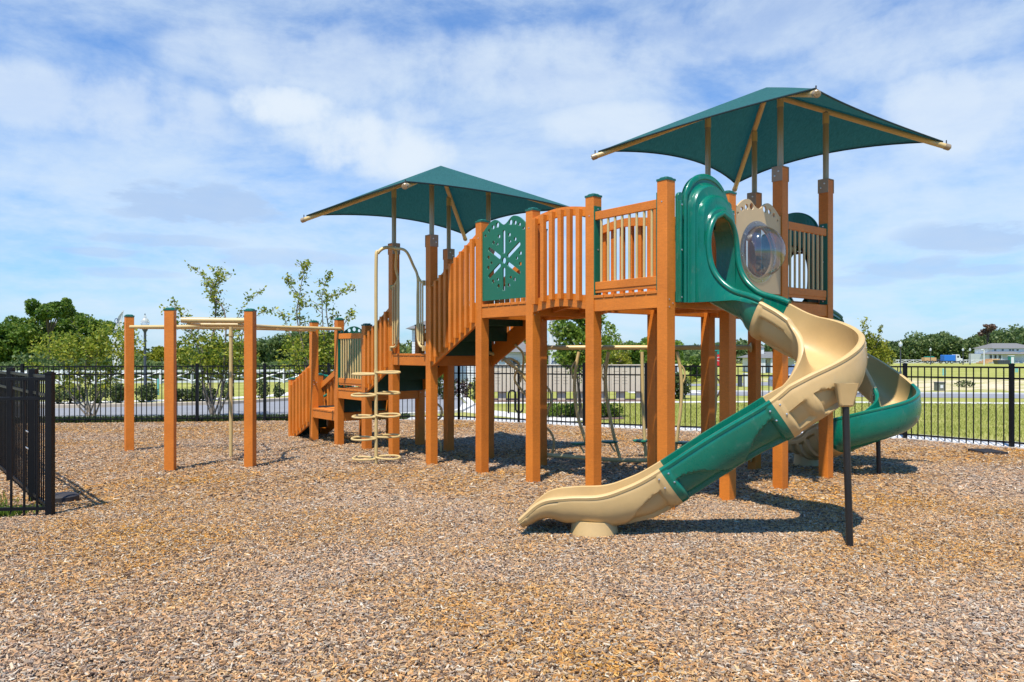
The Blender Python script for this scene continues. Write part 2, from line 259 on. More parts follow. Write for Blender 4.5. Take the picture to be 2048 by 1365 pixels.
CHIP_RAMP = [(0.0, (0.078, 0.040, 0.020)), (0.12, (0.20, 0.113, 0.060)), (0.28, (0.33, 0.228, 0.148)), (0.42, (0.45, 0.250, 0.100)), (0.60, (0.60, 0.270, 0.058)), (0.78, (0.68, 0.390, 0.125)), (0.9, (0.50, 0.390, 0.265)), (1.0, (0.70, 0.565, 0.385))]
def chip_colour(N, L, fac, coord):
    # patches that lean grey and patches that lean orange
    n1 = N.new('ShaderNodeTexNoise'); L.new(coord, n1.inputs['Vector']); n1.inputs['Scale'].default_value = 0.42; n1.inputs['Detail'].default_value = 5; n1.inputs['Roughness'].default_value = 0.6
    cr = N.new('ShaderNodeValToRGB'); L.new(fac, cr.inputs[0]); e = cr.color_ramp.elements
    e[0].position = CHIP_RAMP[0][0]; e[0].color = (*CHIP_RAMP[0][1], 1); e[1].position = 1.0; e[1].color = (*CHIP_RAMP[-1][1], 1)
    for p, c in CHIP_RAMP[1:-1]: k = e.new(p); k.color = (*c, 1)
    mr = N.new('ShaderNodeMapRange'); L.new(n1.outputs[0], mr.inputs[0]); mr.inputs[1].default_value = 0.36; mr.inputs[2].default_value = 0.66
    g = N.new('ShaderNodeHueSaturation'); L.new(cr.outputs[0], g.inputs['Color'])
    sm = N.new('ShaderNodeMapRange'); L.new(mr.outputs[0], sm.inputs[0]); sm.inputs[3].default_value = 0.74; sm.inputs[4].default_value = 1.08
    L.new(sm.outputs[0], g.inputs['Saturation']); return g.outputs[0]
def chip_mat():
    m, nt, b = new_mat('wood_chip'); N = nt.nodes; L = nt.links
    at = N.new('ShaderNodeAttribute'); at.attribute_name = 'rnd'; tc = N.new('ShaderNodeTexCoord')
    L.new(chip_colour(N, L, at.outputs['Fac'], tc.outputs['Object']), b.inputs['Base Color']); b.inputs['Roughness'].default_value = 0.8; b.inputs['Specular IOR Level'].default_value = 0.25
    return m
def mulch_mat():
    m, nt, b = new_mat('wood_chip_bed'); N = nt.nodes; L = nt.links
    tc = N.new('ShaderNodeTexCoord')
    nw = N.new('ShaderNodeTexNoise'); L.new(tc.outputs['Object'], nw.inputs['Vector']); nw.inputs['Scale'].default_value = 7
    ad = N.new('ShaderNodeVectorMath'); ad.operation = 'MULTIPLY_ADD'; L.new(nw.outputs['Color'], ad.inputs[0]); ad.inputs[1].default_value = (0.25, 0.25, 0); L.new(tc.outputs['Object'], ad.inputs[2])
    mp = N.new('ShaderNodeMapping'); L.new(ad.outputs[0], mp.inputs[0]); mp.inputs['Scale'].default_value = (1, 2.0, 1); mp.inputs['Rotation'].default_value = (0, 0, 0.4)
    vo = N.new('ShaderNodeTexVoronoi'); L.new(mp.outputs[0], vo.inputs['Vector']); vo.inputs['Scale'].default_value = 38
    sp = N.new('ShaderNodeSeparateColor'); L.new(vo.outputs['Color'], sp.inputs[0])
    L.new(chip_colour(N, L, sp.outputs[0], tc.outputs['Object']), b.inputs['Base Color']); b.inputs['Roughness'].default_value = 0.9; b.inputs['Specular IOR Level'].default_value = 0.15
    bp = N.new('ShaderNodeBump'); bp.inputs['Strength'].default_value = 1.0; bp.inputs['Distance'].default_value = 0.02; L.new(vo.outputs['Distance'], bp.inputs['Height']); bp.invert = True; L.new(bp.outputs[0], b.inputs['Normal'])
    return m
M['chip'] = chip_mat(); M['mulch'] = mulch_mat()

# ------------------------------------------------------------------ mesh helpers
def link(o, parent=None):
    C.objects.link(o)
    if parent is not None: o.parent = parent
    return o
def origin_of(p):
    v = Vector((0, 0, 0))
    while p is not None: v = v + Vector(p.location); p = p.parent
    return v
class MB:
    """collects geometry in world coordinates, builds ONE mesh object"""
    def __init__(s): s.v = []; s.f = []
    def add(s, vs, fs):
        k = len(s.v); s.v += [tuple(p) for p in vs]; s.f += [tuple(i+k for i in f) for f in fs]; return s
    def hexa(s, p): return s.add(p, [(0, 3, 2, 1), (4, 5, 6, 7), (0, 1, 5, 4), (1, 2, 6, 5), (2, 3, 7, 6), (3, 0, 4, 7)])
    def box(s, x0, x1, y0, y1, z0, z1, F=None):
        p = [(x0, y0, z0), (x1, y0, z0), (x1, y1, z0), (x0, y1, z0), (x0, y0, z1), (x1, y0, z1), (x1, y1, z1), (x0, y1, z1)]
        if F: p = [F(*q) for q in p]
        return s.hexa(p)
    def slab(s, pts, z0, z1, F=None):
        n = len(pts); p = [(x, y, z0) for x, y in pts]+[(x, y, z1) for x, y in pts]
        if F: p = [F(*q) for q in p]
        return s.add(p, [tuple(range(n-1, -1, -1)), tuple(range(n, 2*n))]+[(i, (i+1) % n, n+(i+1) % n, n+i) for i in range(n)])
    def tube(s, path, r, seg=10, caps=True, closed=False):
        P = [Vector(p) for p in path]; n = len(P); R = r if isinstance(r, (list, tuple)) else [r]*n
        T = []
        for i in range(n):
            if closed: t = P[(i+1) % n]-P[i-1]
            else: t = P[min(i+1, n-1)]-P[max(i-1, 0)]
            T.append(t.normalized() if t.length > 1e-9 else Vector((0, 0, 1)))
        up = Vector((0, 0, 1)) if abs(T[0].z) < 0.9 else Vector((1, 0, 0))
        N_ = (up-T[0]*up.dot(T[0])).normalized(); vs = []
        for i in range(n):
            N_ = (N_-T[i]*N_.dot(T[i])).normalized(); B = T[i].cross(N_)
            for k in range(seg):
                a = 2*PI*k/seg; vs.append(P[i]+(N_*math.cos(a)+B*math.sin(a))*R[i])
        fs = []
        for i in range(n if closed else n-1):
            j = (i+1) % n
            for k in range(seg): fs.append((i*seg+k, i*seg+(k+1) % seg, j*seg+(k+1) % seg, j*seg+k))
        if caps and not closed: fs += [tuple(range(seg-1, -1, -1)), tuple((n-1)*seg+k for k in range(seg))]
        return s.add(vs, fs)
    def lathe(s, c, prof, seg=24, axis=None):
        """prof: list of (r, h) ; axis: unit vector"""
        ax = Vector(axis or (0, 0, 1)).normalized(); up = Vector((0, 0, 1)) if abs(ax.z) < 0.9 else Vector((1, 0, 0))
        X = ax.cross(up).normalized(); Y = ax.cross(X); c = Vector(c); vs = []
        for r, h in prof:
            for k in range(seg): a = 2*PI*k/seg; vs.append(c+ax*h+(X*math.cos(a)+Y*math.sin(a))*r)
        n = len(prof); fs = [(i*seg+k, i*seg+(k+1) % seg, (i+1)*seg+(k+1) % seg, (i+1)*seg+k) for i in range(n-1) for k in range(seg)]
        if prof[0][0] > 1e-6: fs.append(tuple(range(seg-1, -1, -1)))
        if prof[-1][0] > 1e-6: fs.append(tuple((n-1)*seg+k for k in range(seg)))
        return s.add(vs, fs)
    def grid(s, rows):
        """rows: list of equal-length point lists"""
        n = len(rows); m = len(rows[0]); vs = [p for r in rows for p in r]
        return s.add(vs, [(i*m+j, i*m+j+1, (i+1)*m+j+1, (i+1)*m+j) for i in range(n-1) for j in range(m-1)])
    def build(s, name, mat, parent=None, smooth=False, bevel=0.0, angle=40, solid=0.0, fixn=True):
        me = bpy.data.meshes.new(name); o0 = origin_of(parent)
        me.from_pydata([(p[0]-o0.x, p[1]-o0.y, p[2]-o0.z) for p in s.v], [], s.f); me.materials.append(M[mat] if isinstance(mat, str) else mat)
        if fixn:
            bm = bmesh.new(); bm.from_mesh(me); bmesh.ops.remove_doubles(bm, verts=bm.verts, dist=1e-5); bmesh.ops.recalc_face_normals(bm, faces=bm.faces); bm.to_mesh(me); bm.free()
        if smooth:
            me.polygons.foreach_set('use_smooth', [True]*len(me.polygons)); me.set_sharp_from_angle(angle=math.radians(angle))
        o = bpy.data.objects.new(name, me); link(o, parent)
        if bevel:
            b = o.modifiers.new('bevel', 'BEVEL'); b.width = bevel; b.segments = 2; b.limit_method = 'ANGLE'; b.angle_limit = math.radians(50)
        if solid:
            b = o.modifiers.new('solid', 'SOLIDIFY'); b.thickness = solid; b.offset = 0
        return o
def np_quads(name, co, mat, parent=None, rnd=None, nv=4, smooth=False):
    """co: (n, nv, 3) world coords, one n-gon per row; rnd: per-face value"""
    n = co.shape[0]; o0 = origin_of(parent); me = bpy.data.meshes.new(name)
    flat = (co.reshape(-1, 3)-np.array(o0)).astype(np.float32)
    me.vertices.add(n*nv); me.vertices.foreach_set('co', flat.ravel())
    me.loops.add(n*nv); me.loops.foreach_set('vertex_index', np.arange(n*nv, dtype=np.int32))
    me.polygons.add(n); me.polygons.foreach_set('loop_start', np.arange(0, n*nv, nv, dtype=np.int32))
    me.update(calc_edges=True)
    if rnd is not None:
        a = me.attributes.new('rnd', 'FLOAT', 'POINT'); a.data.foreach_set('value', np.repeat(rnd, nv).astype(np.float32))
    me.materials.append(M[mat]); me.validate()
    return link(bpy.data.objects.new(name, me), parent)
def tag(o, label=None, cat=None, group=None, kind=None):
    if label: o['label'] = label
    if cat: o['category'] = cat
    if group: o['group'] = group
    if kind: o['kind'] = kind
    return o
def empty(name, loc=(0, 0, 0)):
    o = bpy.data.objects.new(name, None); o.location = loc; o.empty_display_size = 0.2; return link(o)
def copy_tree(o, parent=None):
    c = o.copy(); C.objects.link(c); c.parent = parent
    for ch in list(o.children): copy_tree(ch, c)
    return c
def text_mesh(s, size, depth=0.004):
    cu = bpy.data.curves.new('lettering', 'FONT'); cu.body = s; cu.size = size; cu.extrude = depth; cu.align_x = 'CENTER'; cu.align_y = 'CENTER'
    o = bpy.data.objects.new('lettering', cu); C.objects.link(o)
    dg = bpy.context.evaluated_depsgraph_get(); me = bpy.data.meshes.new_from_object(o.evaluated_get(dg))
    C.objects.unlink(o); bpy.data.objects.remove(o); return me
def cutout(outline, holes, thick, F, name, mat, parent=None, bevel=0.0):
    """flat board with real holes; outline/holes in (x, z); F maps (x, y, z) to world"""
    cu = bpy.data.curves.new('cut', 'CURVE'); cu.dimensions = '2D'; cu.fill_mode = 'BOTH'; cu.extrude = thick/2
    for poly in [outline]+holes:
        sp = cu.splines.new('POLY'); sp.points.add(len(poly)-1); sp.use_cyclic_u = True
        for i, (x, z) in enumerate(poly): sp.points[i].co = (x, z, 0, 1)
    o = bpy.data.objects.new('cut', cu); C.objects.link(o)
    dg = bpy.context.evaluated_depsgraph_get(); me = bpy.data.meshes.new_from_object(o.evaluated_get(dg))
    C.objects.unlink(o); bpy.data.objects.remove(o)
    o0 = origin_of(parent); me.name = name; me.materials.clear(); me.materials.append(M[mat])
    for v in me.vertices: v.co = Vector(F(v.co.x, v.co.z, v.co.y))-o0
    bm = bmesh.new(); bm.from_mesh(me); bmesh.ops.remove_doubles(bm, verts=bm.verts, dist=1e-5); bmesh.ops.recalc_face_normals(bm, faces=bm.faces); bm.to_mesh(me); bm.free()
    return link(bpy.data.objects.new(name, me), parent)
def circle(x, z, r, n=20, rz=None): return [(x+r*math.cos(2*PI*k/n), z+(rz or r)*math.sin(2*PI*k/n)) for k in range(n)]
def slot(x0, z0, x1, z1, r, n=8):
    a = math.atan2(z1-z0, x1-x0)
    return [(x1+r*math.cos(a-PI/2+PI*k/n), z1+r*math.sin(a-PI/2+PI*k/n)) for k in range(n+1)]+[(x0+r*math.cos(a+PI/2+PI*k/n), z0+r*math.sin(a+PI/2+PI*k/n)) for k in range(n+1)]
def smooth_path(pts, n=8):
    """Catmull-Rom through pts"""
    P = [Vector(p) for p in pts]; P = [P[0]*2-P[1]]+P+[P[-1]*2-P[-2]]; out = []
    for i in range(1, len(P)-2):
        a, b, c, d = P[i-1:i+3]
        for k in range(n):
            t = k/n; out.append(0.5*((2*b)+(c-a)*t+(2*a-5*b+4*c-d)*t*t+(3*b-a-3*c+d)*t**3))
    out.append(P[-2]); return out
def sstep(t): t = max(0, min(1, t)); return t*t*(3-2*t)
def interp(tab, s):
    if s <= tab[0][0]: return tab[0][1]
    for (a, va), (b, vb) in zip(tab, tab[1:]):
        if s <= b: return va+(vb-va)*(s-a)/(b-a)
    return tab[-1][1]

def gz(x, y):
    """ground height: a faint fall away from the camera"""
    z = 0.002*max(-20, min(20, x))-0.009*min(y, 20)
    if y > 20: z -= 0.0078*(min(y, 250)-20)
    return z

# ------------------------------------------------------------------ ground
def sheet(name, poly, mat, dz, thick=0.0):
    """polygon draped on the ground (ground is planar between the y rows), cut along y=20"""
    bm = bmesh.new(); vs = [bm.verts.new((x, y, 0)) for x, y in poly]; bm.faces.new(vs)
    for yy in (20, 250): bmesh.ops.bisect_plane(bm, geom=bm.verts[:]+bm.edges[:]+bm.faces[:], plane_co=(0, yy, 0), plane_no=(0, 1, 0))
    for xx in (-20, 20): bmesh.ops.bisect_plane(bm, geom=bm.verts[:]+bm.edges[:]+bm.faces[:], plane_co=(xx, 0, 0), plane_no=(1, 0, 0))
    bmesh.ops.triangulate(bm, faces=bm.faces[:])
    for v in bm.verts: v.co.z = gz(v.co.x, v.co.y)+dz
    if thick:
        r = bmesh.ops.extrude_face_region(bm, geom=bm.faces[:])
        for e in r['geom']:
            if isinstance(e, bmesh.types.BMVert): e.co.z -= thick
    bmesh.ops.recalc_face_normals(bm, faces=bm.faces)
    me = bpy.data.meshes.new(name); bm.to_mesh(me); bm.free(); me.materials.append(M[mat])
    for p in me.polygons:
        pass
    o = link(bpy.data.objects.new(name, me)); o['kind'] = 'structure'
    if not thick and len(me.polygons) and me.polygons[0].normal.z < 0: me.flip_normals()
    return o
sheet('ground', [(-900, -40), (900, -40), (900, 1500), (-900, 1500)], 'lawn', 0)
FENCE = [(-16.0, 16.6), (-11.0, 16.95), (-7.24, 17.35), (-5.75, 17.55), (-4.3, 17.7), (-2.8, 17.8), (-1.25, 17.75), (0.15, 16.9), (1.52, 15.95), (2.72, 15.3), (3.95, 14.75), (5.5, 14.05), (6.98, 13.4), (7.98, 12.05), (9.0, 10.7), (10.0, 9.3), (11.0, 8.0), (12.0, 6.7)]
sheet('mulch_bed', [(-16, -6), (12.5, -6), (12.5, 6.2)]+[(x, y) for x, y in FENCE[::-1]], 'mulch', 0.012)
# concrete mow strip under the right-hand fence
st_in = [(x-0.02, y-0.05) for x, y in FENCE[5:]]; st_out = [(x+0.15, y+0.75) if i < 3 else (x+0.62, y+0.66) for i, (x, y) in enumerate(FENCE[5:])]
sheet('path', st_in+st_out[::-1], 'concrete', 0.03, 0.06)
# left-hand road that swings away behind the trees
sheet('road', [(-60, 17.6), (-14, 18.3), (-6, 18.7), (-3.2, 19.3), (-1.6, 20.6), (-1.4, 23.5), (-2.2, 30), (-2.8, 45), (-6.2, 45), (-6.6, 33), (-7.6, 27), (-9.5, 24), (-13, 22.6), (-24, 21.4), (-60, 20.0)], 'asphalt', 0.008)
def strip(name, line, w, mat, dz, thick=0.0):
    L_, R_ = [], []
    for i, p in enumerate(line):
        a = Vector(line[max(i-1, 0)]); b = Vector(line[min(i+1, len(line)-1)]); t = (b-a).normalized(); n_ = Vector((-t.y, t.x))
        L_.append(tuple(Vector(p)+n_*w/2)); R_.append(tuple(Vector(p)-n_*w/2))
    return sheet(name, L_+R_[::-1], mat, dz, thick)
strip('kerb', [(-60, 20.15), (-24, 21.55), (-13, 22.8), (-9.4, 24.2), (-7.45, 27.1), (-6.45, 33), (-6.05, 45)], 0.45, 'curb', 0.10, 0.12)
strip('kerb', [(-60, 17.45), (-14, 18.15), (-6, 18.55), (-3.1, 19.15), (-1.45, 20.5), (-1.25, 23.5), (-2.05, 30), (-2.65, 45)], 0.22, 'concrete', 0.07, 0.09)
strip('pavement', [(-60, 22.6), (-24, 24.2), (-14, 25.4), (-10.8, 27.2), (-9.2, 30), (-8.5, 45)], 1.1, 'concrete', 0.02, 0.03)
# pavement and streets on the right
strip('pavement', [(-1.0, 24.6), (3, 24.7), (8, 25.0), (14, 24.2), (24, 22.5), (60, 17)], 0.55, 'concrete', 0.02, 0.03)
strip('path', [(-1.1, 24.3), (-1.0, 20.9), (0.6, 18.6), (1.6, 17.6)], 1.0, 'concrete', 0.016, 0.03)
strip('road', [(5.2, 31.5), (9, 30.8), (16, 29.0), (26, 26.6), (60, 18)], 3.4, 'asphalt', 0.008)
strip('road', [(6.6, 41), (9, 40.6), (13, 41), (16, 44)], 3.2, 'asphalt', 0.010)
strip('road', [(6.4, 31.2), (6.9, 40), (3, 60)], 3.0, 'concrete', 0.012)
strip('kerb', [(5.2, 33.3), (9, 32.6), (16, 30.8), (26, 28.4), (60, 19.8)], 0.2, 'concrete', 0.06, 0.07)

# chips lying on the mulch
def in_bed(x, y):
    fx = np.array([p[0] for p in FENCE]); fy = np.array([p[1] for p in FENCE])
    return y < np.interp(x, fx, fy)-0.02
def bump(x, y):
    '''gentle unevenness of the loose bed, with kicked out hollows at the slide exits and under the bars'''
    fx = np.array([p[0] for p in FENCE]); fy = np.array([p[1] for p in FENCE])
    fade = np.clip((np.interp(x, fx, fy)-.35-y)/.8, 0, 1)*np.clip((x+15)/1, 0, 1)*np.clip((11.0-x)/1.5, 0, 1)
    h = .5+.22*np.sin(x*1.7+1.1*np.sin(y*.9))+.18*np.sin(y*2.3+1.3*np.sin(x*1.1))+.10*np.sin(x*5.1+y*3.3)+.08*np.sin(x*7.9-y*6.1+2)
    b = .050*np.clip(h, 0, 1.2)
    for (cx, cy, rx, ry, d) in ((-.15, 5.95, .75, .55, .8), (3.9, 10.5, .6, .5, .8), (-3.9, 10.4, .9, .9, .5), (-1.85, 10.2, .6, .5, .5)):
        b = b*(1-d*np.exp(-((x-cx)/rx)**2-((y-cy)/ry)**2))
    return b*fade
def bed_relief():
    xs = np.arange(-15.2, 11.3, .12); ys = np.arange(.6, 17.6, .12); X, Y = np.meshgrid(xs, ys); Z = .002*X-.009*Y+.0125+bump(X, Y); ny, nx = X.shape
    me = bpy.data.meshes.new('mulch_bed'); co = np.stack([X, Y, Z], 2).reshape(-1, 3).astype(np.float32)
    i, j = np.meshgrid(np.arange(nx-1), np.arange(ny-1)); a = (j*nx+i).ravel(); q = np.stack([a, a+1, a+nx+1, a+nx], 1)
    ok = in_bed(co[q[:, 2], 0], co[q[:, 2], 1]+.10) & in_bed(co[q[:, 3], 0], co[q[:, 3], 1]+.10); q = q[ok].astype(np.int32)
    me.vertices.add(len(co)); me.vertices.foreach_set('co', co.ravel()); me.loops.add(q.size); me.loops.foreach_set('vertex_index', q.ravel()); me.polygons.add(len(q)); me.polygons.foreach_set('loop_start', np.arange(0, q.size, 4, dtype=np.int32))
    me.update(calc_edges=True); me.polygons.foreach_set('use_smooth', [True]*len(q)); me.materials.append(M['mulch']); me.validate(); o = link(bpy.data.objects.new('mulch_bed', me)); o['kind'] = 'structure'
bed_relief()
def chips(seed, n, y0, y1, smin, smax, name):
    r = np.random.default_rng(seed)
    y = np.sqrt(r.uniform(y0*y0, y1*y1, n)); x = y*r.uniform(-0.92, 0.92, n)
    k = in_bed(x, y); x, y = x[k], y[k]; n = len(x)
    z = 0.002*x-0.009*y+0.016+bump(x, y)+r.uniform(0, 0.016, n)
    ln = r.uniform(smin, smax, n)*(0.6+0.8*r.random(n)**2); wd = ln*r.uniform(0.12, 0.32, n); th = r.uniform(0.0015, 0.005, n)
    a = r.uniform(0, PI, n); tilt = r.normal(0, 0.22, n); roll = r.normal(0, 0.35, n)
    d = np.stack([np.cos(a)*np.cos(tilt), np.sin(a)*np.cos(tilt), np.sin(tilt)], 1)
    s0 = np.stack([-np.sin(a), np.cos(a), np.zeros(n)], 1); up = np.cross(d, s0)
    s = s0*np.cos(roll)[:, None]+up*np.sin(roll)[:, None]; up = np.cross(d, s)
    c = np.stack([x, y, z], 1)
    tp = r.uniform(0.35, 1.0, n)
    def corner(i, j, k2, t=1.0): return c+d*(i*ln/2)[:, None]+s*((j*wd/2)*t)[:, None]+up*(k2*th)[:, None]
    A = corner(-1, -1, 1); B = corner(1, -1, 1, tp); D_ = corner(1, 1, 1, tp); E_ = corner(-1, 1, 1)
    A2 = corner(-1, -1, -1); B2 = corner(1, -1, -1, tp); D2 = corner(1, 1, -1, tp); E2 = corner(-1, 1, -1)
    co = np.concatenate([np.stack(q, 1) for q in ((A, B, D_, E_), (A, A2, B2, B), (E_, D_, D2, E2), (A, E_, E2, A2))])
    rnd = np.tile(np.clip(r.random(n)**0.95, 0, 1), 4)
    o = np_quads(name, co, 'chip', None, rnd); tag(o, kind='stuff'); o['label'] = 'loose brown, orange and grey wood chips covering the playground'; o['category'] = 'wood chips'
    return o
chips(3, 440000, 2.3, 7.5, 0.010, 0.034, 'wood_chips')
chips(5, 260000, 7.5, 18.0, 0.020, 0.050, 'wood_chips')

def bolts(specs, parent, name='bolt', sc_=1.0):
    for c, ax in specs: MB().lathe(c, [(.009*sc_, -.001), (.009*sc_, .004*sc_), (.004*sc_, .006*sc_)], 8, axis=ax).build(name, 'bolt', parent)
# ------------------------------------------------------------------ the play structure (a = along the tower decks, b = along the stairs and bridge)
TH = 0.676; CU, SU = math.cos(TH), math.sin(TH); X0, Y0 = 1.430, 6.966
def W(a, b, z): return (X0+a*CU-b*SU, Y0+a*SU+b*CU, z)
def W2(a, b): return (X0+a*CU-b*SU, Y0+a*SU+b*CU)
PS = 0.12; UNIT = 0.958
root = empty('play_structure', W(0.54, 3.0, 0))
tag(root, 'orange brown play structure with two teal canopies, two slides and overhead bars', 'play structure')
DZB = 2.0
def post(a, b, ztop, cap=True, bracket=False, F=W, name='post'):
    x, y = (W2(a+.06, b+.06) if F is W else F(.06, .06, 0)[:2]); zb = gz(x, y)-0.08
    m = MB(); m.box(a, a+PS, b, b+PS, zb, ztop, F); o = m.build(name, 'wood', root, bevel=0.006)
    if cap:
        m = MB(); m.box(a-.004, a+PS+.004, b-.004, b+PS+.004, ztop-.004, ztop+.016, F)
        r_ = .040
        for q in range(4):
            cx = a+.06+(.018 if q in (1, 2) else -.018); cy = b+.06+(.018 if q > 1 else -.018)
            c0 = F(cx, cy, ztop+.014); m.lathe(c0, [(r_, 0), (r_*.92, .010), (r_*.6, .018), (0.0001, .021)], 14)
        m.build('post_cap', 'capgreen', o, smooth=True, bevel=0.0)
    if F is W and cap and ztop > 1.5:
        axb = Vector(W(0, -1, 0))-Vector(W(0, 0, 0)); axa = Vector(W(-1, 0, 0))-Vector(W(0, 0, 0)); zd = min(ztop-.95, DZB)
        bolts([(W(a+.035+.05*(k % 2), b, zd-.06-.035*k), axb) for k in range(3)]+[(W(a, b+.06, ztop-.2), axa)], o, 'post_bolt', .8)
    if bracket:
        m = MB(); t = .009
        G = F if bracket == 'a' else (lambda p, q, z: F(a+(q-b), b+(p-a), z))
        m.box(a-t, a-.001, b-.003, b+PS+.003, ztop-.15, ztop+.012, G); m.box(a+PS+.001, a+PS+t, b-.003, b+PS+.003, ztop-.15, ztop+.012, G)
        m.box(a-.001, a+PS+.001, b-.003, b+PS+.003, ztop+.001, ztop+.012, G)
        m.build('post_bracket', 'bracket', o, bevel=.0)
        ax = Vector(G(-1, 0, 0))-Vector(G(0, 0, 0)); bolts([(G(a-t, b+.04, ztop-.045), ax), (G(a-t, b+.085, ztop-.09), ax)], o, 'bracket_bolt', 1.2)
    return o
vL, vK, vJ, vI, vH, vG, vF, vE, vD, vX = 0, .956, 1.92, 2.889, 4.035, 5.047, 5.882, 6.833, 7.819, 8.75
U1, U2, U3 = UNIT, 2*UNIT, 3*UNIT
ZP = 3.05
for a, b, z in ((0, vL, ZP), (0, vK, ZP), (0, vJ, ZP), (0, vI, ZP), (0, vF, 1.86), (0, vE, 1.98), (0, vD, 1.97), (0, vX, .95), (U1, vL, ZP), (U1, vK, ZP), (U1, vJ, ZP), (U1, vI, ZP), (U1, vF, 1.88), (U1, vE, 1.98), (U1, vD, 1.55), (0.52, vX, 1.02)):
    post(a, b, z)
ZB = 3.02
for a, b in ((0, vH), (0, vG), (U1, vH), (U1, vG)): post(a, b, ZB, cap=False, bracket='b')
ZC = 3.46
for a, b in ((U2, 0), (U3, 0), (U3, vK), (U2, vK)): post(a, b, ZC, cap=False, bracket='a')
# overhead bar posts
def frame_at(x, y, ang):
    c, s = math.cos(ang), math.sin(ang)
    return lambda a, b, z: (x+a*c-b*s, y+a*s+b*c, z)
POSTA, POSTB, POSTC = (-5.84, 11.40), (-4.33, 9.66), (-3.39, 9.86)
post(-.0, 0, 1.99, F=frame_at(*POSTA, math.radians(36)))
post(-.12, 0, 1.99, F=frame_at(*POSTB, math.radians(8)))
post(-.12, 0, 1.99, F=frame_at(*POSTC, math.radians(-6)))

def bay(axis, fixed, out, start):
    """maps (x along bay, y outward, z) -> world. axis 'a' or 'b'"""
    if axis == 'b': return lambda x, y, z: W(fixed+out*y, start+x, z)
    return lambda x, y, z: W(start+x, fixed+out*y, z)
def deck(a0, a1, b0, b1, z, name='deck'):
    """boards run along a, framed by beams between the posts"""
    m = MB(); n = max(1, round((b1-b0-.24)/.14)); w = (b1-b0-.24)/n
    for i in range(n): m.box(a0+.004, a1-.004, b0+.12+i*w+.005, b0+.12+(i+1)*w-.005, z, z+.03, W)
    o = m.build(name, 'wood', root, bevel=.003)
    for (p, q, r, s) in ((a0+.012, a0+.05, b0+.12, b1-.12), (a1-.05, a1-.012, b0+.12, b1-.12), (a0+.12, a1-.12, b0+.012, b0+.05), (a0+.12, a1-.12, b1-.05, b1-.012)):
        MB().box(p, q, r, s, z-.135, z-.002, W).build('deck_beam', 'wood', o, bevel=.004)
    m = MB()
    for i in range(1, 4): m.box(a0+.06, a1-.06, b0+.1+(b1-b0-.2)*i/4-.02, b0+.1+(b1-b0-.2)*i/4+.02, z-.10, z-.003, W)
    m.build('deck_joist', 'wood', o)
    return o
DZ = 2.0
A_ = PS
deck(0, U1+A_, 0, vK+A_, DZ); deck(U1, U2+A_, 0, vK+A_, DZ); deck(U2, U3+A_, 0, vK+A_, DZ)
deck(0, U1+A_, vJ, vI+A_, DZ); deck(0, U1+A_, vH, vG+A_, 1.40); deck(0, U1+A_, vF, vE+A_, .865-.03); deck(0, U1+A_, vE, vD+A_, .484-.03)

def pipe_railing(F, w, z0, name='railing', n=8, ztop=None):
    zt = (z0+.885) if ztop is None else ztop
    m = MB(); m.box(.012, w-.012, -.045, -.012, zt-.085, zt, F); o = m.build(name, 'wood', root, bevel=.004)
    MB().box(.012, w-.012, -.045, -.012, z0+.085, z0+.165, F).build('bottom_rail', 'wood', o, bevel=.004)
    m = MB(); m.box(.012, w-.012, -.05, -.018, z0+.055, z0+.084, F); m.build('under_rail', 'wood', o)
    for i in range(n):
        x = .085+(w-.17)*i/(n-1)
        MB().tube([F(x, -.030, z0+.15), F(x, -.030, zt-.07)], .0135, 10).build('baluster', 'tanpipe', o, smooth=True)
    for x in (0.0, w-.012):
        MB().box(x, x+.012, -.10, -.006, z0+.005, zt+.06, F).build('mounting_plate', 'greenboard', o)
    for x, s in ((.012, 1), (w-.012, -1)): bolts([(F(x, -.055, z), Vector(F(s, 0, 0))-Vector(F(0, 0, 0))) for z in (z0+.04, z0+.5, zt+.03)], o, 'railing_bolt')
    return o
pipe_railing(bay('b', 0, -1, vL+A_), vK-A_, DZ+.0)
pipe_railing(bay('a', 0, -1, U2+A_), UNIT-A_, DZ+.0)
pipe_railing(bay('b', 0, -1, vF+A_), vE-vF-A_, .865, n=9)

def arch_railing(F, w, z0, name='arched_railing', n=6, hidden=False):
    def zr(x): return .05*math.sin(PI*x/w)
    K = 12
    def band(za, zb, y0, y1):
        m = MB()
        for i in range(K):
            xa, xb = w*i/K, w*(i+1)/K
            p = [(xa, y0, za+zr(xa)), (xb, y0, za+zr(xb)), (xb, y1, za+zr(xb)), (xa, y1, za+zr(xa)), (xa, y0, zb+zr(xa)), (xb, y0, zb+zr(xb)), (xb, y1, zb+zr(xb)), (xa, y1, zb+zr(xa))]
            m.hexa([F(*q) for q in p])
        return m
    def clean(m):   # drop inner faces of the strip
        return m
    o = clean(band(z0+.86, z0+.955, -.045, -.008)).build(name, 'wood', root)
    band(z0-.105, z0+.035, -.045, -.008).build('arched_stringer', 'wood', o)
    for i in range(n):
        x = .075+(w-.14)*i/(n-1)-.0
        MB().box(x-.027, x+.027, -.006, .042, z0-.03+zr(x), z0+.925+zr(x), F).build('baluster', 'wood', o, bevel=.003)
    return o
arch_railing(bay('b', 0, -1, vK+A_), vJ-vK-A_, DZ)
arch_railing(bay('b', U1+A_, 1, vK+A_), vJ-vK-A_, DZ)
arch_railing(bay('a', vK+A_, 1, U1+A_), UNIT-A_, DZ)
arch_railing(bay('a', vK+A_, 1, U2+A_), UNIT-A_, DZ)
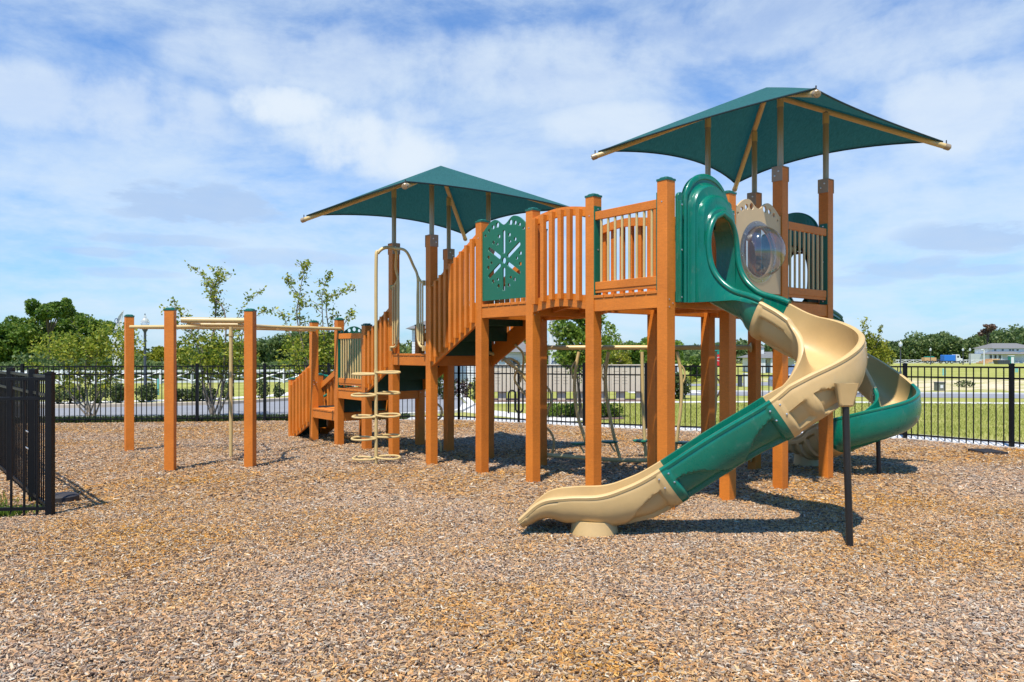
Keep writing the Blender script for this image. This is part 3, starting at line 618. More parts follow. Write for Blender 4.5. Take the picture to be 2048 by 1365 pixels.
# the arched bridge floor
m = MB(); w = vJ-vK-A_
for i in range(6):
    xa, xb = w*i/6+.004, w*(i+1)/6-.004; za, zb = DZ+.05*math.sin(PI*xa/w), DZ+.05*math.sin(PI*xb/w); b0 = vK+A_
    m.hexa([W(.05, b0+xa, za), W(.05, b0+xb, zb), W(U1+.07, b0+xb, zb), W(U1+.07, b0+xa, za), W(.05, b0+xa, za+.03), W(.05, b0+xb, zb+.03), W(U1+.07, b0+xb, zb+.03), W(U1+.07, b0+xa, za+.03)])
br = m.build('bridge_floor', 'wood', root, bevel=.003)
m = MB()
for a in (.3, .72):
    for i in range(8):
        xa, xb = w*i/8, w*(i+1)/8; za, zb = DZ-.005+.05*math.sin(PI*xa/w), DZ-.005+.05*math.sin(PI*xb/w)
        m.hexa([W(a, b0+xa, za-.09), W(a, b0+xb, zb-.09), W(a+.035, b0+xb, zb-.09), W(a+.035, b0+xa, za-.09), W(a, b0+xa, za), W(a, b0+xb, zb), W(a+.035, b0+xb, zb), W(a+.035, b0+xa, za)])
m.build('bridge_joist', 'wood', br)

def lobes(w, zb, zm, zp):
    """scalloped panel outline: two raised lobes with a dip in the middle"""
    pts = [(0, zb), (w, zb), (w, zm)]
    def top(x):
        t = x/w; t = t if t < .5 else 1-t
        if t < .29: return zm-.02+(zp-zm+.02)*math.sin(PI/2*t/.29)
        return zp-(zp-zm-.035)*(0.5-0.5*math.cos(PI*(t-.29)/.21))
    n = 40
    for i in range(1, n+1): x = w*(1-i/n); pts.append((x, top(x)))
    return pts
def screen_panel(F, w, z0, name, mat, snow=True):
    zb, zm, zp = z0+.075, z0+.92, z0+1.035
    out = lobes(w, zb, zm, zp); cx = w/2; cz = z0+.53; holes = []
    for sx in (-1, 1):
        for (x, z, r) in ((.115, 1.0, .033), (.20, .985, .027), (.28, .955, .022), (.355, .90, .018)): holes.append(circle(cx+sx*(x+.01), z0+z-.035, r))
    if snow:
        holes.append(circle(cx, cz, .038))
        for k in range(6):
            a = PI/2+k*PI/3; L_ = (.105, .335) if k % 3 == 0 else (.10, .325)
            holes.append(slot(cx+L_[0]*math.cos(a), cz+L_[0]*math.sin(a), cx+L_[1]*math.cos(a), cz+L_[1]*math.sin(a), .026))
        for k in range(6):
            for (r, da, rr) in ((.20, .5, .019), (.255, .34, .024), (.255, .74, .024)) if True else ():
                a = PI/2+k*PI/3+da; x, z = cx+r*1.22*math.cos(a), cz+r*1.22*math.sin(a)
                if .03 < x < w-.03: holes.append(circle(x, z, rr, 14))
    o = cutout(out, holes, .02, lambda x, y, z: F(x, y-.03, z), name, mat, root)
    return o
screen_panel(bay('b', 0, -1, vJ+A_), vI-vJ-A_, DZ, 'snowflake_panel', 'greenboard')
# half-width green screen beside the low step
Fh = lambda x, y, z: W(A_+x, vE+.06+y, z)
out = [(0, .93), (.42, .93), (.42, 1.77)]+[(.42*(1-i/20), 1.77+.11*math.sin(PI*i/20)) for i in range(1, 20)]+[(0, 1.79)]
cutout(out, [circle(.12, 1.81, .030), circle(.21, 1.83, .033), circle(.30, 1.81, .026)], .02, Fh, 'scalloped_panel', 'greenboard', root)

# bubble window panel
def bubble_panel():
    w = UNIT-A_; F = bay('a', 0, -1, U1+A_); z0 = DZ; cx = w/2; cz = z0+.50
    out = lobes(w, z0+.075, z0+.92, z0+1.035); holes = [circle(cx, cz, .262, 40)]
    for sx in (-1, 1):
        for (x, z, r) in ((.12, .965, .036), (.21, .95, .030), (.29, .92, .024), (.36, .87, .015)): holes.append(circle(cx+sx*x, z0+z, r))
    p = cutout(out, holes, .022, lambda x, y, z: F(x, y-.03, z), 'bubble_panel', 'tanboard', root)
    ax = Vector(F(0, 1, 0))-Vector(F(0, 0, 0)); c = Vector(F(cx, -.018, cz))
    prof = [(.325, 0), (.325, .006), (.285, .009), (.272, .014)]
    for k in range(1, 13): a = PI/2*k/12; prof.append((.272*math.cos(a) if k < 12 else .0005, .016+.255*math.sin(a)))
    MB().lathe(c, prof, 48, axis=ax).build('bubble_window', 'clear', p, smooth=True, angle=60)
    bolts([(F(cx+.305*math.cos(2*PI*k/8+.2), -.011, cz+.305*math.sin(2*PI*k/8+.2)), ax) for k in range(8)], p, 'panel_bolt', .8)
bubble_panel()

# ---- stairs with slatted hand rails
def stair(b_hi, b_lo, z_hi, z_lo, steps, a0=0.0, a1=U1+A_):
    """steps climb from b_lo (far) to b_hi (near)"""
    m = MB(); run = (b_lo-b_hi)/steps; dz = (z_hi-z_lo)/steps
    for i in range(steps):
        zt = z_lo+dz*(i+1); bb = b_lo-run*i
        m.box(a0+.05, a1-.05, bb-.03, bb, zt-dz-.03, zt-.028, W)
        m.box(a0+.05, a1-.05, bb-run-.02 if i < steps-1 else b_hi+.002, bb+.012, zt-.028, zt-.0005, W)
    return m.build('stair_steps', 'darkgreen', root, bevel=.003)
def stair_rail(F, w, zs, zr, n, name='stair_railing', out=1):
    """F: x runs from low end to high end. zs=(stringer bottom lo, hi); zr=(rail top lo, hi)"""
    def sl(z, x): return z[0]+(z[1]-z[0])*x/w
    def plank(z, h, y0, y1, x0=0, x1=w):
        m = MB(); m.hexa([F(x0, y0, sl(z, x0)-h), F(x1, y0, sl(z, x1)-h), F(x1, y1, sl(z, x1)-h), F(x0, y1, sl(z, x0)-h), F(x0, y0, sl(z, x0)), F(x1, y0, sl(z, x1)), F(x1, y1, sl(z, x1)), F(x0, y1, sl(z, x0))]); return m
    o = plank(zr, .11, -.048, -.010).build(name, 'wood', root, bevel=.004)
    zt = (zs[0]+.29, zs[1]+.29)
    plank(zt, .29, -.048, -.010).build('stringer', 'wood', o, bevel=.004)
    for i in range(n):
        x = .045+(w-.09)*i/(n-1)
        MB().box(x-.026, x+.026, -.008, .040, sl(zs, x)+.055, sl(zr, x)-.035, F).build('baluster', 'wood', o, bevel=.003)
    return o
stair(vI+A_, vH+.02, DZ+.03, 1.43, 3)
stair(vG+A_, vF+.02, 1.43, .865, 3)
stair(vD+A_, vX+.02, .484, -.10, 3, 0, .62)
stair(vE+A_, vE+A_+.03, .865, .484, 1)
wHI = vH-vI-A_; wFG = vF-vG-A_; wXD = vX-vD-A_
stair_rail(lambda x, y, z: W(-y, vH-x, z), wHI, (1.25, 1.78), (2.34, 2.91), 9)
stair_rail(lambda x, y, z: W(U1+A_+y, vH-x, z), wHI, (1.25, 1.78), (2.34, 2.91), 9)
stair_rail(lambda x, y, z: W(-y, vF-x, z), wFG, (.83, 1.19), (1.72, 2.10), 6)
stair_rail(lambda x, y, z: W(U1+A_+y, vF-x, z), wFG, (.83, 1.19), (1.72, 2.10), 6)
stair_rail(lambda x, y, z: W(-y, vX-x, z), wXD, (-.16, .20), (.88, 1.23), 6)
stair_rail(lambda x, y, z: W(.64+y, vX-x, z), wXD, (-.16, .20), (.88, 1.23), 6)
# green curved hand hold and play wheel on the low step
hh = MB().tube(smooth_path([W(.60, vX-.10, .62), W(.72, vX-.16, .72), W(.77, vX-.16, .84), W(.72, vX-.16, .96), W(.60, vX-.10, 1.02)], 6), .022, 10).build('hand_hold', 'green', root, smooth=True)
m = MB(); c = W(.70, vX-.02, .82); m.tube([tuple(Vector(c)+Vector((math.cos(t)*.10*SU, math.cos(t)*.10*-CU, math.sin(t)*.19))) for t in [2*PI*k/24 for k in range(24)]], .017, 8, closed=True)
m.build('play_wheel', 'green', root, smooth=True)
# ---- climbing pole with leaf loops, joined to the entry handles on the landing
def handles():
    zb = 1.52
    m = MB(); pb = 4.604; pa = -.505
    gx, gy = W2(pa, pb)
    arch = [W(pa, pb, gz(gx, gy)-.05), W(pa, pb, 1.2), W(pa, pb, 2.66), W(pa+.03, pb-.0, 2.80), W(pa+.12, pb-.02, 2.875), W(pa+.24, pb-.04, 2.88)]
    m.tube(smooth_path(arch, 6), .0235, 12)
    o = m.build('leaf_climber', 'tanpipe', root, smooth=True); tag(o, 'tan climbing pole carrying five tiers of leaf shaped foot loops')
    # the two side handles with thin bars
    for s, b_post in ((-1, vH+A_), (1, vG)):
        bi = b_post-s*.20 if s == 1 else b_post+.17; sgn = -1 if s == 1 else 1
        top = W(pa+.24, pb-.04, 2.88)
        path = [top, W(pa+.33, pb+(-.22 if s < 0 else .03), 2.83), W(-.06, bi+(.05 if s < 0 else -.0), 2.64), W(-.02, bi, 2.48), W(-.02, bi, 2.2), W(-.02, bi, 1.72), W(-.02, bi-sgn*.02, 1.60), W(-.02, bi-sgn*.08, 1.53), W(-.02, b_post+sgn*.005, 1.52)]
        MB().tube(smooth_path(path, 6), .0185, 10).build('grab_handle', 'tanpipe', o, smooth=True)
        m = MB()
        m.tube(smooth_path([W(-.02, bi, 2.50), W(-.02, (bi*.5+b_post*.5), 2.41), W(-.02, b_post+sgn*.005, 2.385)], 5), .014, 8)
        for k in range(3):
            t = (k+.6)/3.4; b_ = bi+(b_post-bi)*t
            m.tube([W(-.02, b_, 1.60-.06*t), W(-.02, b_, 2.47-.07*t)], .0105, 8)
        m.build('handle_bars', 'tanpipe', o, smooth=True)
        for z in (1.50, 2.385): MB().box(b_post-.004, b_post+.022 if s < 0 else b_post+.004, -.045, .0, z-.035, z+.035, lambda p, q, z_: W(q, p, z_)).build('handle_plate', 'tanpipe', o, bevel=.003)
    # foot loops
    for i, z in enumerate((1.165, .88, .585, .29, .015)):
        for s in (-1, 1):
            ang = (0.0 if i % 2 == 0 else 0.28)*s + (0.22 if i % 2 else -0.18)
            dx, dy = math.cos(ang)*s, math.sin(ang)*s
            px, py = -dy, dx; L_ = .335; wd = .085 if i else .06
            c0 = Vector((gx, gy, z+(0 if i else 0)+.012*s)); pts = []
            for k in range(28):
                t = 2*PI*k/28
                u = L_/2*(1-math.cos(t)); v_ = wd*math.sin(t)*(1.0-.30*math.cos(t))*(1 if (i+(s > 0)) % 2 else .8)
                o_ = Vector((dx, dy, 0))*u+Vector((px, py, 0))*v_; pts.append(c0+o_+Vector((0, 0, .16*v_*(1 if py > 0 else -1))))
            MB().tube(pts, .0145, 8, closed=True).build('foot_loop', 'tanpipe', o, smooth=True)
    MB().tube([W(pa, pb, 1.17), W(pa, pb, 1.21)], .03, 10).build('pole_collar', 'tanpipe', o, smooth=True)
handles()
# matching entry handles at the back of the landing
m = MB()
for bi, bp in ((vH+A_+.18, vH+A_), (vG-.18, vG)):
    s = 1 if bi > bp else -1
    m.tube(smooth_path([W(U1+.42, bp*.3+bi*.7, 2.2), W(U1+.30, bi, 2.22), W(U1+.10, bi, 2.05), W(U1+.06, bi, 1.80), W(U1+.06, bi, 1.5), W(U1+.06, bi-s*.1, 1.46), W(U1+.06, bp, 1.46)], 6), .017, 10)
    for k in range(2): b_ = bi+(bp-bi)*(k+1)/3; m.tube([W(U1+.06, b_, 1.46), W(U1+.06, b_, 1.86)], .010, 8)
m.build('back_grab_handle', 'tanpipe', root, smooth=True)

# ---- looping arch climber at the back of the middle deck
m = MB()
def P3(px, py, d): return ((px-1024)/FPX*d, d, 1.45-(py-704.8)/FPX*d)
m.tube(smooth_path([P3(960, 700, 10.7), P3(1004, 715, 10.75), P3(1028, 733, 10.8), P3(1050, 757, 10.8), P3(1074, 800, 10.75), P3(1084, 850, 10.7), P3(1086, 912, 10.65), P3(1086, 925, 10.65)], 7), .025, 10)
cl = m.build('loop_climber', 'tanpipe', root, smooth=True); tag(cl, 'curving tan pipe climber with open loops behind the middle deck')
def zig(pts, name='climber_loop'):
    MB().tube(smooth_path(pts, 7), .0165, 8).build(name, 'tanpipe', cl, smooth=True)
zig([P3(1030, 690, 10.3), P3(1046, 708, 10.4), P3(1046, 735, 10.5), P3(1040, 765, 10.5)])
zig([P3(1004, 722, 10.1), P3(1022, 718, 10.3), P3(1038, 728, 10.4), P3(1034, 738, 10.3), P3(1010, 722, 10.0)])
zig([P3(1050, 750, 10.4), P3(1034, 743, 10.5), P3(1030, 762, 10.6), P3(1048, 786, 10.6), P3(1062, 806, 10.4), P3(1070, 840, 10.3)])
zig([P3(1088, 768, 10.4), P3(1101, 785, 10.4), P3(1101, 808, 10.3), P3(1093, 828, 10.3), P3(1087, 845, 10.2)])
zig([P3(1088, 852, 10.2), P3(1102, 866, 10.2), P3(1108, 885, 10.2), P3(1104, 908, 10.2)])
zig([P3(872, 806, 11.6), P3(883, 818, 11.6), P3(882, 834, 11.6), P3(872, 842, 11.6)])
zig([P3(874, 878, 11.4), P3(881, 888, 11.4), P3(882, 903, 11.4)])

# ---- hanging step climber between two back posts
pv = Vector(W(U1+.12, vI+.06, 0)); pn = Vector(W(U3+.0, vK+.06, 0)); dv = (pn-pv); dv.z = 0; Ld = dv.length; dn = dv.normalized(); side = Vector((dn.y, -dn.x, 0))
def H_(t, off, z): p = pv+dv*t+side*off; return (p.x, p.y, z)
m = MB(); m.tube([H_(0, 0, 1.51), H_(1, 0, 1.51)], .030, 14)
sc_ = m.build('step_climber', 'tanpipe', root, smooth=True); tag(sc_, 'tan pipe step climber with green foot discs under the raised decks')
MB().tube(smooth_path([H_(0, 0, .10), H_(.15, .05, .085), H_(.35, .14, .07), H_(.55, .16, .08), H_(.8, .07, .10), H_(1, 0, .12)], 6), .028, 12).build('bottom_pipe', 'tanpipe', sc_, smooth=True)
for t, z in ((0.004, 1.51), (0.996, 1.51), (0.004, .10), (.996, .12)):
    MB().lathe(H_(t, 0, z), [(.062, -.006), (.062, .006), (.04, .016), (.032, .03)], 20, axis=dn if t < .5 else -dn).build('pipe_flange', 'tanpipe', sc_, smooth=True, angle=50)
def at_d(px, py):       # point on the climber plane under that pixel column
    k = (px-1024)/FPX; t = (k*pv.y-pv.x)/(dv.x-k*dv.y); q = pv+dv*t; return (q.x, q.y, 1.45-(py-704.8)/FPX*q.y), t
for spec in (([(1158, 704), (1153, 728), (1149, 765), (1150, 800), (1157, 838), (1168, 872), (1178, 910)], -1, (1158, 887)), ([(1217, 704), (1213, 730), (1211, 760), (1214, 800), (1221, 840), (1231, 885), (1240, 916)], -1, (1219, 884)),
             ([(1284, 704), (1285, 760), (1286, 810), (1288, 860), (1292, 915)], 0, (1283, 882)), ([(1354, 704), (1360, 735), (1363, 770), (1362, 810), (1357, 855), (1350, 905)], 1, (1367, 886)), ([(1431, 704), (1431, 760), (1431, 810), (1427, 850), (1423, 905)], 1, (1436, 886))):
    pts, s, disc = spec; P = [at_d(*q)[0] for q in pts]
    po = MB().tube(smooth_path(P, 5), .0215, 10).build('hanging_pole', 'tanpipe', sc_, smooth=True)
    if s:
        q = pts[1]; hp = [(q[0], q[1]-6), (q[0]+s*7, q[1]+2), (q[0]+s*10, q[1]+16), (q[0]+s*7, q[1]+28), (q[0]+s*1, q[1]+36)]
        MB().tube(smooth_path([at_d(*h)[0] for h in hp], 5), .011, 8).build('hand_loop', 'tanpipe', sc_, smooth=True)
    (dx_, dy_, dz_), _ = at_d(*disc)
    MB().lathe((dx_, dy_, dz_), [(.0005, .014), (.10, .014), (.112, .006), (.112, -.004), (.10, -.012), (.0005, -.012)], 24).build('foot_disc', 'greenboard', sc_, smooth=True, angle=40)
    MB().tube([(dx_, dy_, dz_-.01), (dx_+.05*(1 if disc[0] < pts[-2][0] else -1), dy_, dz_-.09), (P[-2][0], P[-2][1], dz_-.13)], .012, 8).build('disc_strut', 'tanpipe', sc_, smooth=True)

# ---- overhead bars
zo = 1.83
def v3(p, z=zo): return (p[0], p[1], z)
rail_path = smooth_path([v3((-5.76, 11.38)), v3((-5.3, 11.33)), v3((-4.86, 11.22)), v3((-4.52, 10.95)), v3((-4.30, 10.5)), v3((-4.20, 9.80))], 6)
ob = MB().tube(rail_path, .027, 12).build('overhead_bars', 'tanpipe', root, smooth=True); tag(ob, 'tan three armed overhead bars spanning the low posts on the left')
MB().tube(smooth_path([v3((-2.80, 12.33)), v3((-3.25, 11.8)), v3((-3.63, 11.32)), v3((-3.72, 10.9)), v3((-3.70, 10.4)), v3((-3.58, 9.92))], 6), .027, 12).build('side_rail', 'tanpipe', ob, smooth=True)
MB().tube(smooth_path([v3((-5.70, 11.55)), v3((-5.2, 11.62)), v3((-4.75, 11.68)), v3((-4.2, 11.95)), v3((-3.75, 12.5)), v3((-3.42, 13.08))], 6), .027, 12).build('side_rail', 'tanpipe', ob, smooth=True)
MB().tube([v3((-4.28, 9.76), 1.865), v3((-3.50, 9.93), 1.865)], .036, 14).build('cross_bar', 'tanpipe', ob, smooth=True)
for a, b in (((-5.35, 11.33), (-5.30, 11.60)), ((-4.95, 11.25), (-4.90, 11.65)), ((-4.26, 10.25), (-3.70, 10.3)), ((-4.34, 10.65), (-3.72, 10.7)), ((-3.35, 11.68), (-3.85, 12.35)), ((-3.05, 12.05), (-3.6, 12.75)), ((-4.50, 10.93), (-4.09, 10.98)), ((-4.09, 10.98), (-3.70, 11.15)), ((-4.09, 10.98), (-4.5, 11.78))):
    MB().tube([v3(a, zo-.004), v3(b, zo-.004)], .017, 10).build('rung', 'tanpipe', ob, smooth=True)
MB().tube([(-4.09, 10.98, gz(-4, 11)-.05), (-4.09, 10.98, zo)], .026, 12).build('centre_pole', 'tanpipe', ob, smooth=True)
MB().tube([(-4.09, 10.98, zo-.15), (-4.09, 10.98, zo-.10)], .032, 12).build('pole_collar', 'tanpipe', ob, smooth=True)

# ---- canopies
def canopy(ca, cb, zc, za, zpost, posts, label, HS=1.42):
    """square hip canopy; ca, cb centre; zc corner height, za apex height"""
    H = HS; apex = W(ca, cb, za)
    corners = [(-H, -H), (H, -H), (H, H), (-H, H)]
    fab = MB(); n = 14; k = 16
    hemlines = []
    for i in range(4):
        p, q = corners[i], corners[(i+1) % 4]; rows = []
        for r in range(n+1):
            s = r/n; row = []
            for j in range(k+1):
                t = j/k; ex = p[0]+(q[0]-p[0])*t; ey = p[1]+(q[1]-p[1])*t
                sag = .145*4*t*(1-t)                        # scalloped hem
                ex *= (1-sag*s*s*abs(0 if abs(p[0]-q[0]) > 1 else 1)); ey *= (1-sag*s*s*abs(0 if abs(p[1]-q[1]) > 1 else 1))
                x, y = ex*s, ey*s; rad = max(abs(x), abs(y))/H
                z = za-(za-zc)*rad+.04*math.sin(PI*s)*(abs(2*t-1)-.9)   # slight hollow between the hips
                z += .0*s
                row.append(W(ca+x, cb+y, z))
            rows.append(row)
        fab.grid(rows); hemlines.append(rows[-1])
    o = fab.build('canopy', 'fabric', root, smooth=True, angle=12, solid=.004); tag(o, label)
    for h in hemlines: MB().tube(h, .010, 6).build('hem', 'hem', o, smooth=True)
    for (x, y) in corners:
        c1 = Vector(W(ca+x*1.035, cb+y*1.035, zc-.07)); c0 = Vector(W(ca+x*.02, cb+y*.02, za-.085))
        MB().tube([c0, c1], .032, 14).build('rafter', 'tanpipe', o, smooth=True)
        m = MB(); d = (c1-c0).normalized(); m.lathe(c1-d*.05, [(.036, 0), (.036, .055), (.028, .064), (.0005, .066)], 16, axis=d); m.lathe(c1+d*.012, [(.008, 0), (.008, .012)], 8, axis=d)
        m.build('rafter_cap', 'pole', o, smooth=True, angle=40)
        m = MB(); m.tube([c1-d*.03+Vector((0, 0, .03)), c1-d*.03+Vector((0, 0, .075))], .007, 6); m.build('corner_clip', 'iron', o)
    for (a, b) in posts:
        r = abs(a-ca)/H; zt = za-.085-(za-.085-(zc-.07))*r/1.035
        MB().tube([W(a, b, zpost-.04), W(a, b, zt)], .033, 14).build('canopy_pole', 'pole', o, smooth=True)
        MB().tube([W(a, b, zt-.14), W(a, b, zt-.02)], .0365, 14).build('pole_sleeve', 'tanpipe', o, smooth=True)
    return o
h6 = .06
canopy(2.5*UNIT+h6, .5*vK+h6, 3.88, 4.58, ZC, [(U2+h6, h6), (U3+h6, h6), (U3+h6, vK+h6), (U2+h6, vK+h6)], 'teal fabric shade canopy over the tall slide tower', 1.395)
canopy(.5*UNIT+h6, .5*(vG+vH)+h6, 3.46, 4.14, ZB, [(h6, vH+h6), (h6, vG+h6), (U1+h6, vH+h6), (U1+h6, vG+h6)], 'teal fabric shade canopy over the lower landing')

# ---- slides
def slide(F0, h0, turn, L1, R, ztab, htab, cuts, ped_s, pole_s, label, panels, foot=None, bank=0.14):
    """F0: plan point of the mouth on the deck edge, h0: heading, turn: signed radians (clockwise < 0)"""
    s0 = .78; arc = abs(turn)*R; total = ztab[-1][0]
    def plan(s):      # s from the joint at s0 outward (negative = towards deck)
        d = s+s0; hx, hy = math.cos(h0), math.sin(h0)
        if d <= s0+L1: return (F0[0]+hx*d, F0[1]+hy*d), h0
        p = (F0[0]+hx*(s0+L1), F0[1]+hy*(s0+L1)); e = s-L1; sg = 1 if turn > 0 else -1
        cx, cy = p[0]-sg*hy*R, p[1]+sg*hx*R
        if e < arc: th = sg*e/R
        else: th = turn
        dx, dy = p[0]-cx, p[1]-cy; c, s_ = math.cos(th), math.sin(th)
        q = (cx+dx*c-dy*s_, cy+dx*s_+dy*c); h = h0+th
        if e > arc: q = (q[0]+math.cos(h)*(e-arc), q[1]+math.sin(h)*(e-arc))
        return q, h
    ztan = [(a, b) for a, b in ztab]
    # smooth z by sampling Catmull-Rom in (s, z)
    zs = smooth_path([(a, b, 0) for a, b in ztab], 10)
    zt = [(p.x, p.y) for p in zs]
    def frame(s):
        (x, y), h = plan(s); z = interp(zt, s); e = .02
        (x2, y2), _ = plan(s+e); (x1, y1), _ = plan(s-e); T = Vector((x2-x1, y2-y1, interp(zt, s+e)-interp(zt, s-e))).normalized()
        S = Vector((math.sin(h), -math.cos(h), 0))          # rider's right
        k = sstep((s-L1+.15)/.3)*sstep((L1+arc+.15-s)/.3)*bank*(1 if turn > 0 else -1)
        N_ = S.cross(T).normalized()
        if N_.z < 0: N_ = -N_
        S2 = (S*math.cos(k)+N_*math.sin(k)).normalized(); N2 = (N_*math.cos(k)-S*math.sin(k)).normalized()
        return Vector((x, y, z)), T, S2, N2
    HW = .205
    def section(s, hsc=1.0):
        """inner profile from left rim to right rim in (x, y); y<0 below rim"""
        D = interp(htab, s); pts = []
        n = 76
        for i in range(n+1):
            t = PI*i/n; cx = -math.cos(t); sx = math.copysign(abs(cx)**.62, cx)*HW*(1+.0*D); sy = -abs(math.sin(t))**.70*D
            pts.append((sx, sy))
        return pts
    def place(s, x, y):
        P, T, S, N_ = frame(s); return P+S*x+N_*y
    secs = []
    tables = panels
    for ci, (sa, sb, mat) in enumerate(cuts):
        n = max(10, int((sb-sa)/.012)); inner = []; outer = []; m = MB()
        for i in range(n+1):
            s = sa+(sb-sa)*i/n; pr = section(s); D = interp(htab, s); P, T, S, N_ = frame(s)
            # lip: rolled over the rim
            full = [(-HW-.042, -.030), (-HW-.046, -.010), (-HW-.034, .004), (-HW-.014, .006)]+pr+[(HW+.014, .006), (HW+.034, .004), (HW+.046, -.010), (HW+.042, -.030)]
            inner.append([P+S*x+N_*y for x, y in full])
            f = i/n; oo = []
            edge = 0.008*(1 if min(f, 1-f)*(sb-sa) < .045 else 0)
            m_ = len(pr); cum = [0]
            for (xa, ya), (xb, yb) in zip(pr, pr[1:]): cum.append(cum[-1]+math.hypot(xb-xa, yb-ya))
            for j, (x, y) in enumerate(pr):
                t = PI*j/(m_-1); nx, ny = -math.cos(t), -math.sin(t)*1.0
                uu = 2*cum[j]/cum[-1]; uu = uu if uu <= 1 else 2-uu; depth = 0.0
                if D > .16 and tables.get(ci):
                    for (kind, fa, fb, ua, ub) in tables[ci]:
                        g = (f-fa)/(fb-fa) if fb != fa else -1
                        if g <= 0 or g >= 1 or uu < ua-.02 or uu > ub+.02: continue
                        ln = abs(fb-fa)*(sb-sa); hh = (ub-ua)*cum[-1]/2
                        top_u = ua+(ub-ua)*(g**1.9 if kind == 'lens' else 0)
                        dd = min((uu-top_u)*cum[-1]/2, (ub-uu)*cum[-1]/2, g*ln, (1-g)*ln)
                        depth = max(depth, sstep(dd/.013)*(.034 if kind != 'groove' else .020))
                th = .040+edge-depth
                if uu < .06: th = .030+edge
                oo.append(P+S*(x+nx*th)+N_*(y+ny*th*.9-.012))
            outer.append([inner[-1][0]]+oo+[inner[-1][-1]])
        m.grid(inner); m.grid(outer)
        # end caps between inner and outer
        for a_, b_ in ((inner[0], outer[0]), (inner[-1], outer[-1])):
            aa = a_[4:-4]; bb = b_[1:-1]; m.grid([aa, bb])
        secs.append((m, mat, sa, sb))
    first = None
    # hood + mouth
    S = Vector((math.sin(h0), -math.cos(h0), 0)); Hd = Vector((math.cos(h0), math.sin(h0), 0)); O = Vector((F0[0], F0[1], 0))
    def HP(x, d, z): return O+S*x+Hd*d+Vector((0, 0, z))
    zb = 1.915
    def arch(w, zt, d, n=26, drop=zb, sh=.60):
        """inverted U, legs down to drop"""
        zs_ = zt-w*sh*1.45; pts = [HP(-w, d, drop+(zs_-drop)*i/6) for i in range(6)]
        for i in range(n+1):
            t = PI*i/n; pts.append(HP(-w*math.cos(t), d, zs_+(zt-zs_)*math.sin(t)))
        pts += [HP(w, d, zs_+(drop-zs_)*(i+1)/6) for i in range(6)]
        return pts
    m = MB()
    rows = [arch(.335, 3.155, .015), arch(.345, 3.165, .030), arch(.345, 3.165, .055), arch(.330, 3.145, .075), arch(.312, 3.115, .075), arch(.306, 3.105, .062), arch(.298, 3.08, .062), arch(.290, 3.055, .085),
            arch(.288, 3.045, .150), arch(.280, 3.03, .172), arch(.262, 2.975, .178), arch(.252, 2.945, .190), arch(.250, 2.935, .262), arch(.243, 2.915, .282), arch(.228, 2.865, .288), arch(.216, 2.82, .300), arch(.214, 2.80, .330), arch(.200, 2.765, .338), arch(.190, 2.74, .338)]
    m.grid([[p-Hd*((p-O).dot(Hd)-.03)*.36 if (p-O).dot(Hd) > .03 else p for p in rw] for rw in rows])
    # side flanges bolted to the posts
    for s in (-1, 1):
        for (w0, w1, d0, d1, z1) in ((.335, .42, .0, .030, 2.90), (.395, .42, .03, .065, 2.86)):
            p = [HP(s*w0, d0, zb), HP(s*w1, d0, zb), HP(s*w1, d1, zb), HP(s*w0, d1, zb)]; q = [x+Vector((0, 0, z1-zb)) for x in p]; m.hexa(p+q)
        c_ = HP(s*.375, .016, 2.90); m.lathe(c_, [(.045, -.016), (.045, .016)], 20, axis=Hd)
    hood = m.build('slide', 'green', root, smooth=True, angle=35, bevel=.005); tag(hood, label)
    # back face of hood flange with doorway
    # throat: closed arch section opening into the chute
    def rim_t(d):   # how far the top has opened: 0 closed .. 1 fully open
        return sstep((d-.33)/(s0-.33))
    m = MB(); rin = []; rout = []; lipL = []; lipR = []
    ztop = 2.745; NT = 30; D0 = .225; DL = [(0.0, 0), (.06, 0), (.12, 0), (.18, 0), (D0, 0)]+[(D0+(s0-D0)*(1-(1-(k+1)/NT)**1.7)**4.8, 1-(1-(k+1)/NT)**1.7) for k in range(NT)]
    nd = len(DL)-1; z0r = interp(zt, 0.0)
    for (d, tt) in DL:
        f = sstep((d-.15)/(s0-.15)); P, T, SS, NN = frame(0.0)
        zfl = min(DZ+.03, z0r-.30*NN.z+.50*(s0-d)); w = .205+.004*(1-f)
        def prof(t, grow=0.0):
            ang = 2*PI*t; cx = -math.sin(ang); cz = math.cos(ang); w_ = w+grow; mid = 2.42; top_ = cz > 0
            x = math.copysign(abs(cx)**(1.0 if top_ else .60), cx)*w_
            z = mid+(cz*(ztop+grow-mid) if top_ else -abs(cz)**.62*(mid-zfl+grow))
            return x, z
        if tt == 0: tc = 0.0
        else:
            zr = ztop-(ztop-z0r)*tt; lo, hi = 0.0, .49
            for _ in range(26):
                md = (lo+hi)/2
                if prof(md)[1] > zr: lo = md
                else: hi = md
            tc = (lo+hi)/2
        K = 44; ri = []; ro = []
        for k in range(K+1):
            t = tc+(1-2*tc)*k/K; x, z = prof(t); ri.append(HP(x, d, z)); x, z = prof(t, .030); ro.append(HP(x, d, z))
        rin.append(ri); rout.append(ro)
    # blend the last rows into the true chute section so the joint meets
    tgt_in = [place(0.0, x, y) for x, y in section(0.0)]
    def resample(pts, K):
        L_ = [0]
        for a, b in zip(pts, pts[1:]): L_.append(L_[-1]+(b-a).length)
        out_ = []
        for k in range(K+1):
            u = L_[-1]*k/K; j = 0
            while j < len(L_)-2 and L_[j+1] < u: j += 1
            w_ = (u-L_[j])/max(1e-9, L_[j+1]-L_[j]); out_.append(pts[j].lerp(pts[j+1], w_))
        return out_
    # match direction (left = -S)
    tg = resample(tgt_in, 44)
    P, T, SS, NN = frame(0.0); cen = place(0.0, 0, -.12)
    tgo = [p+(p-cen).normalized()*.034 for p in tg]
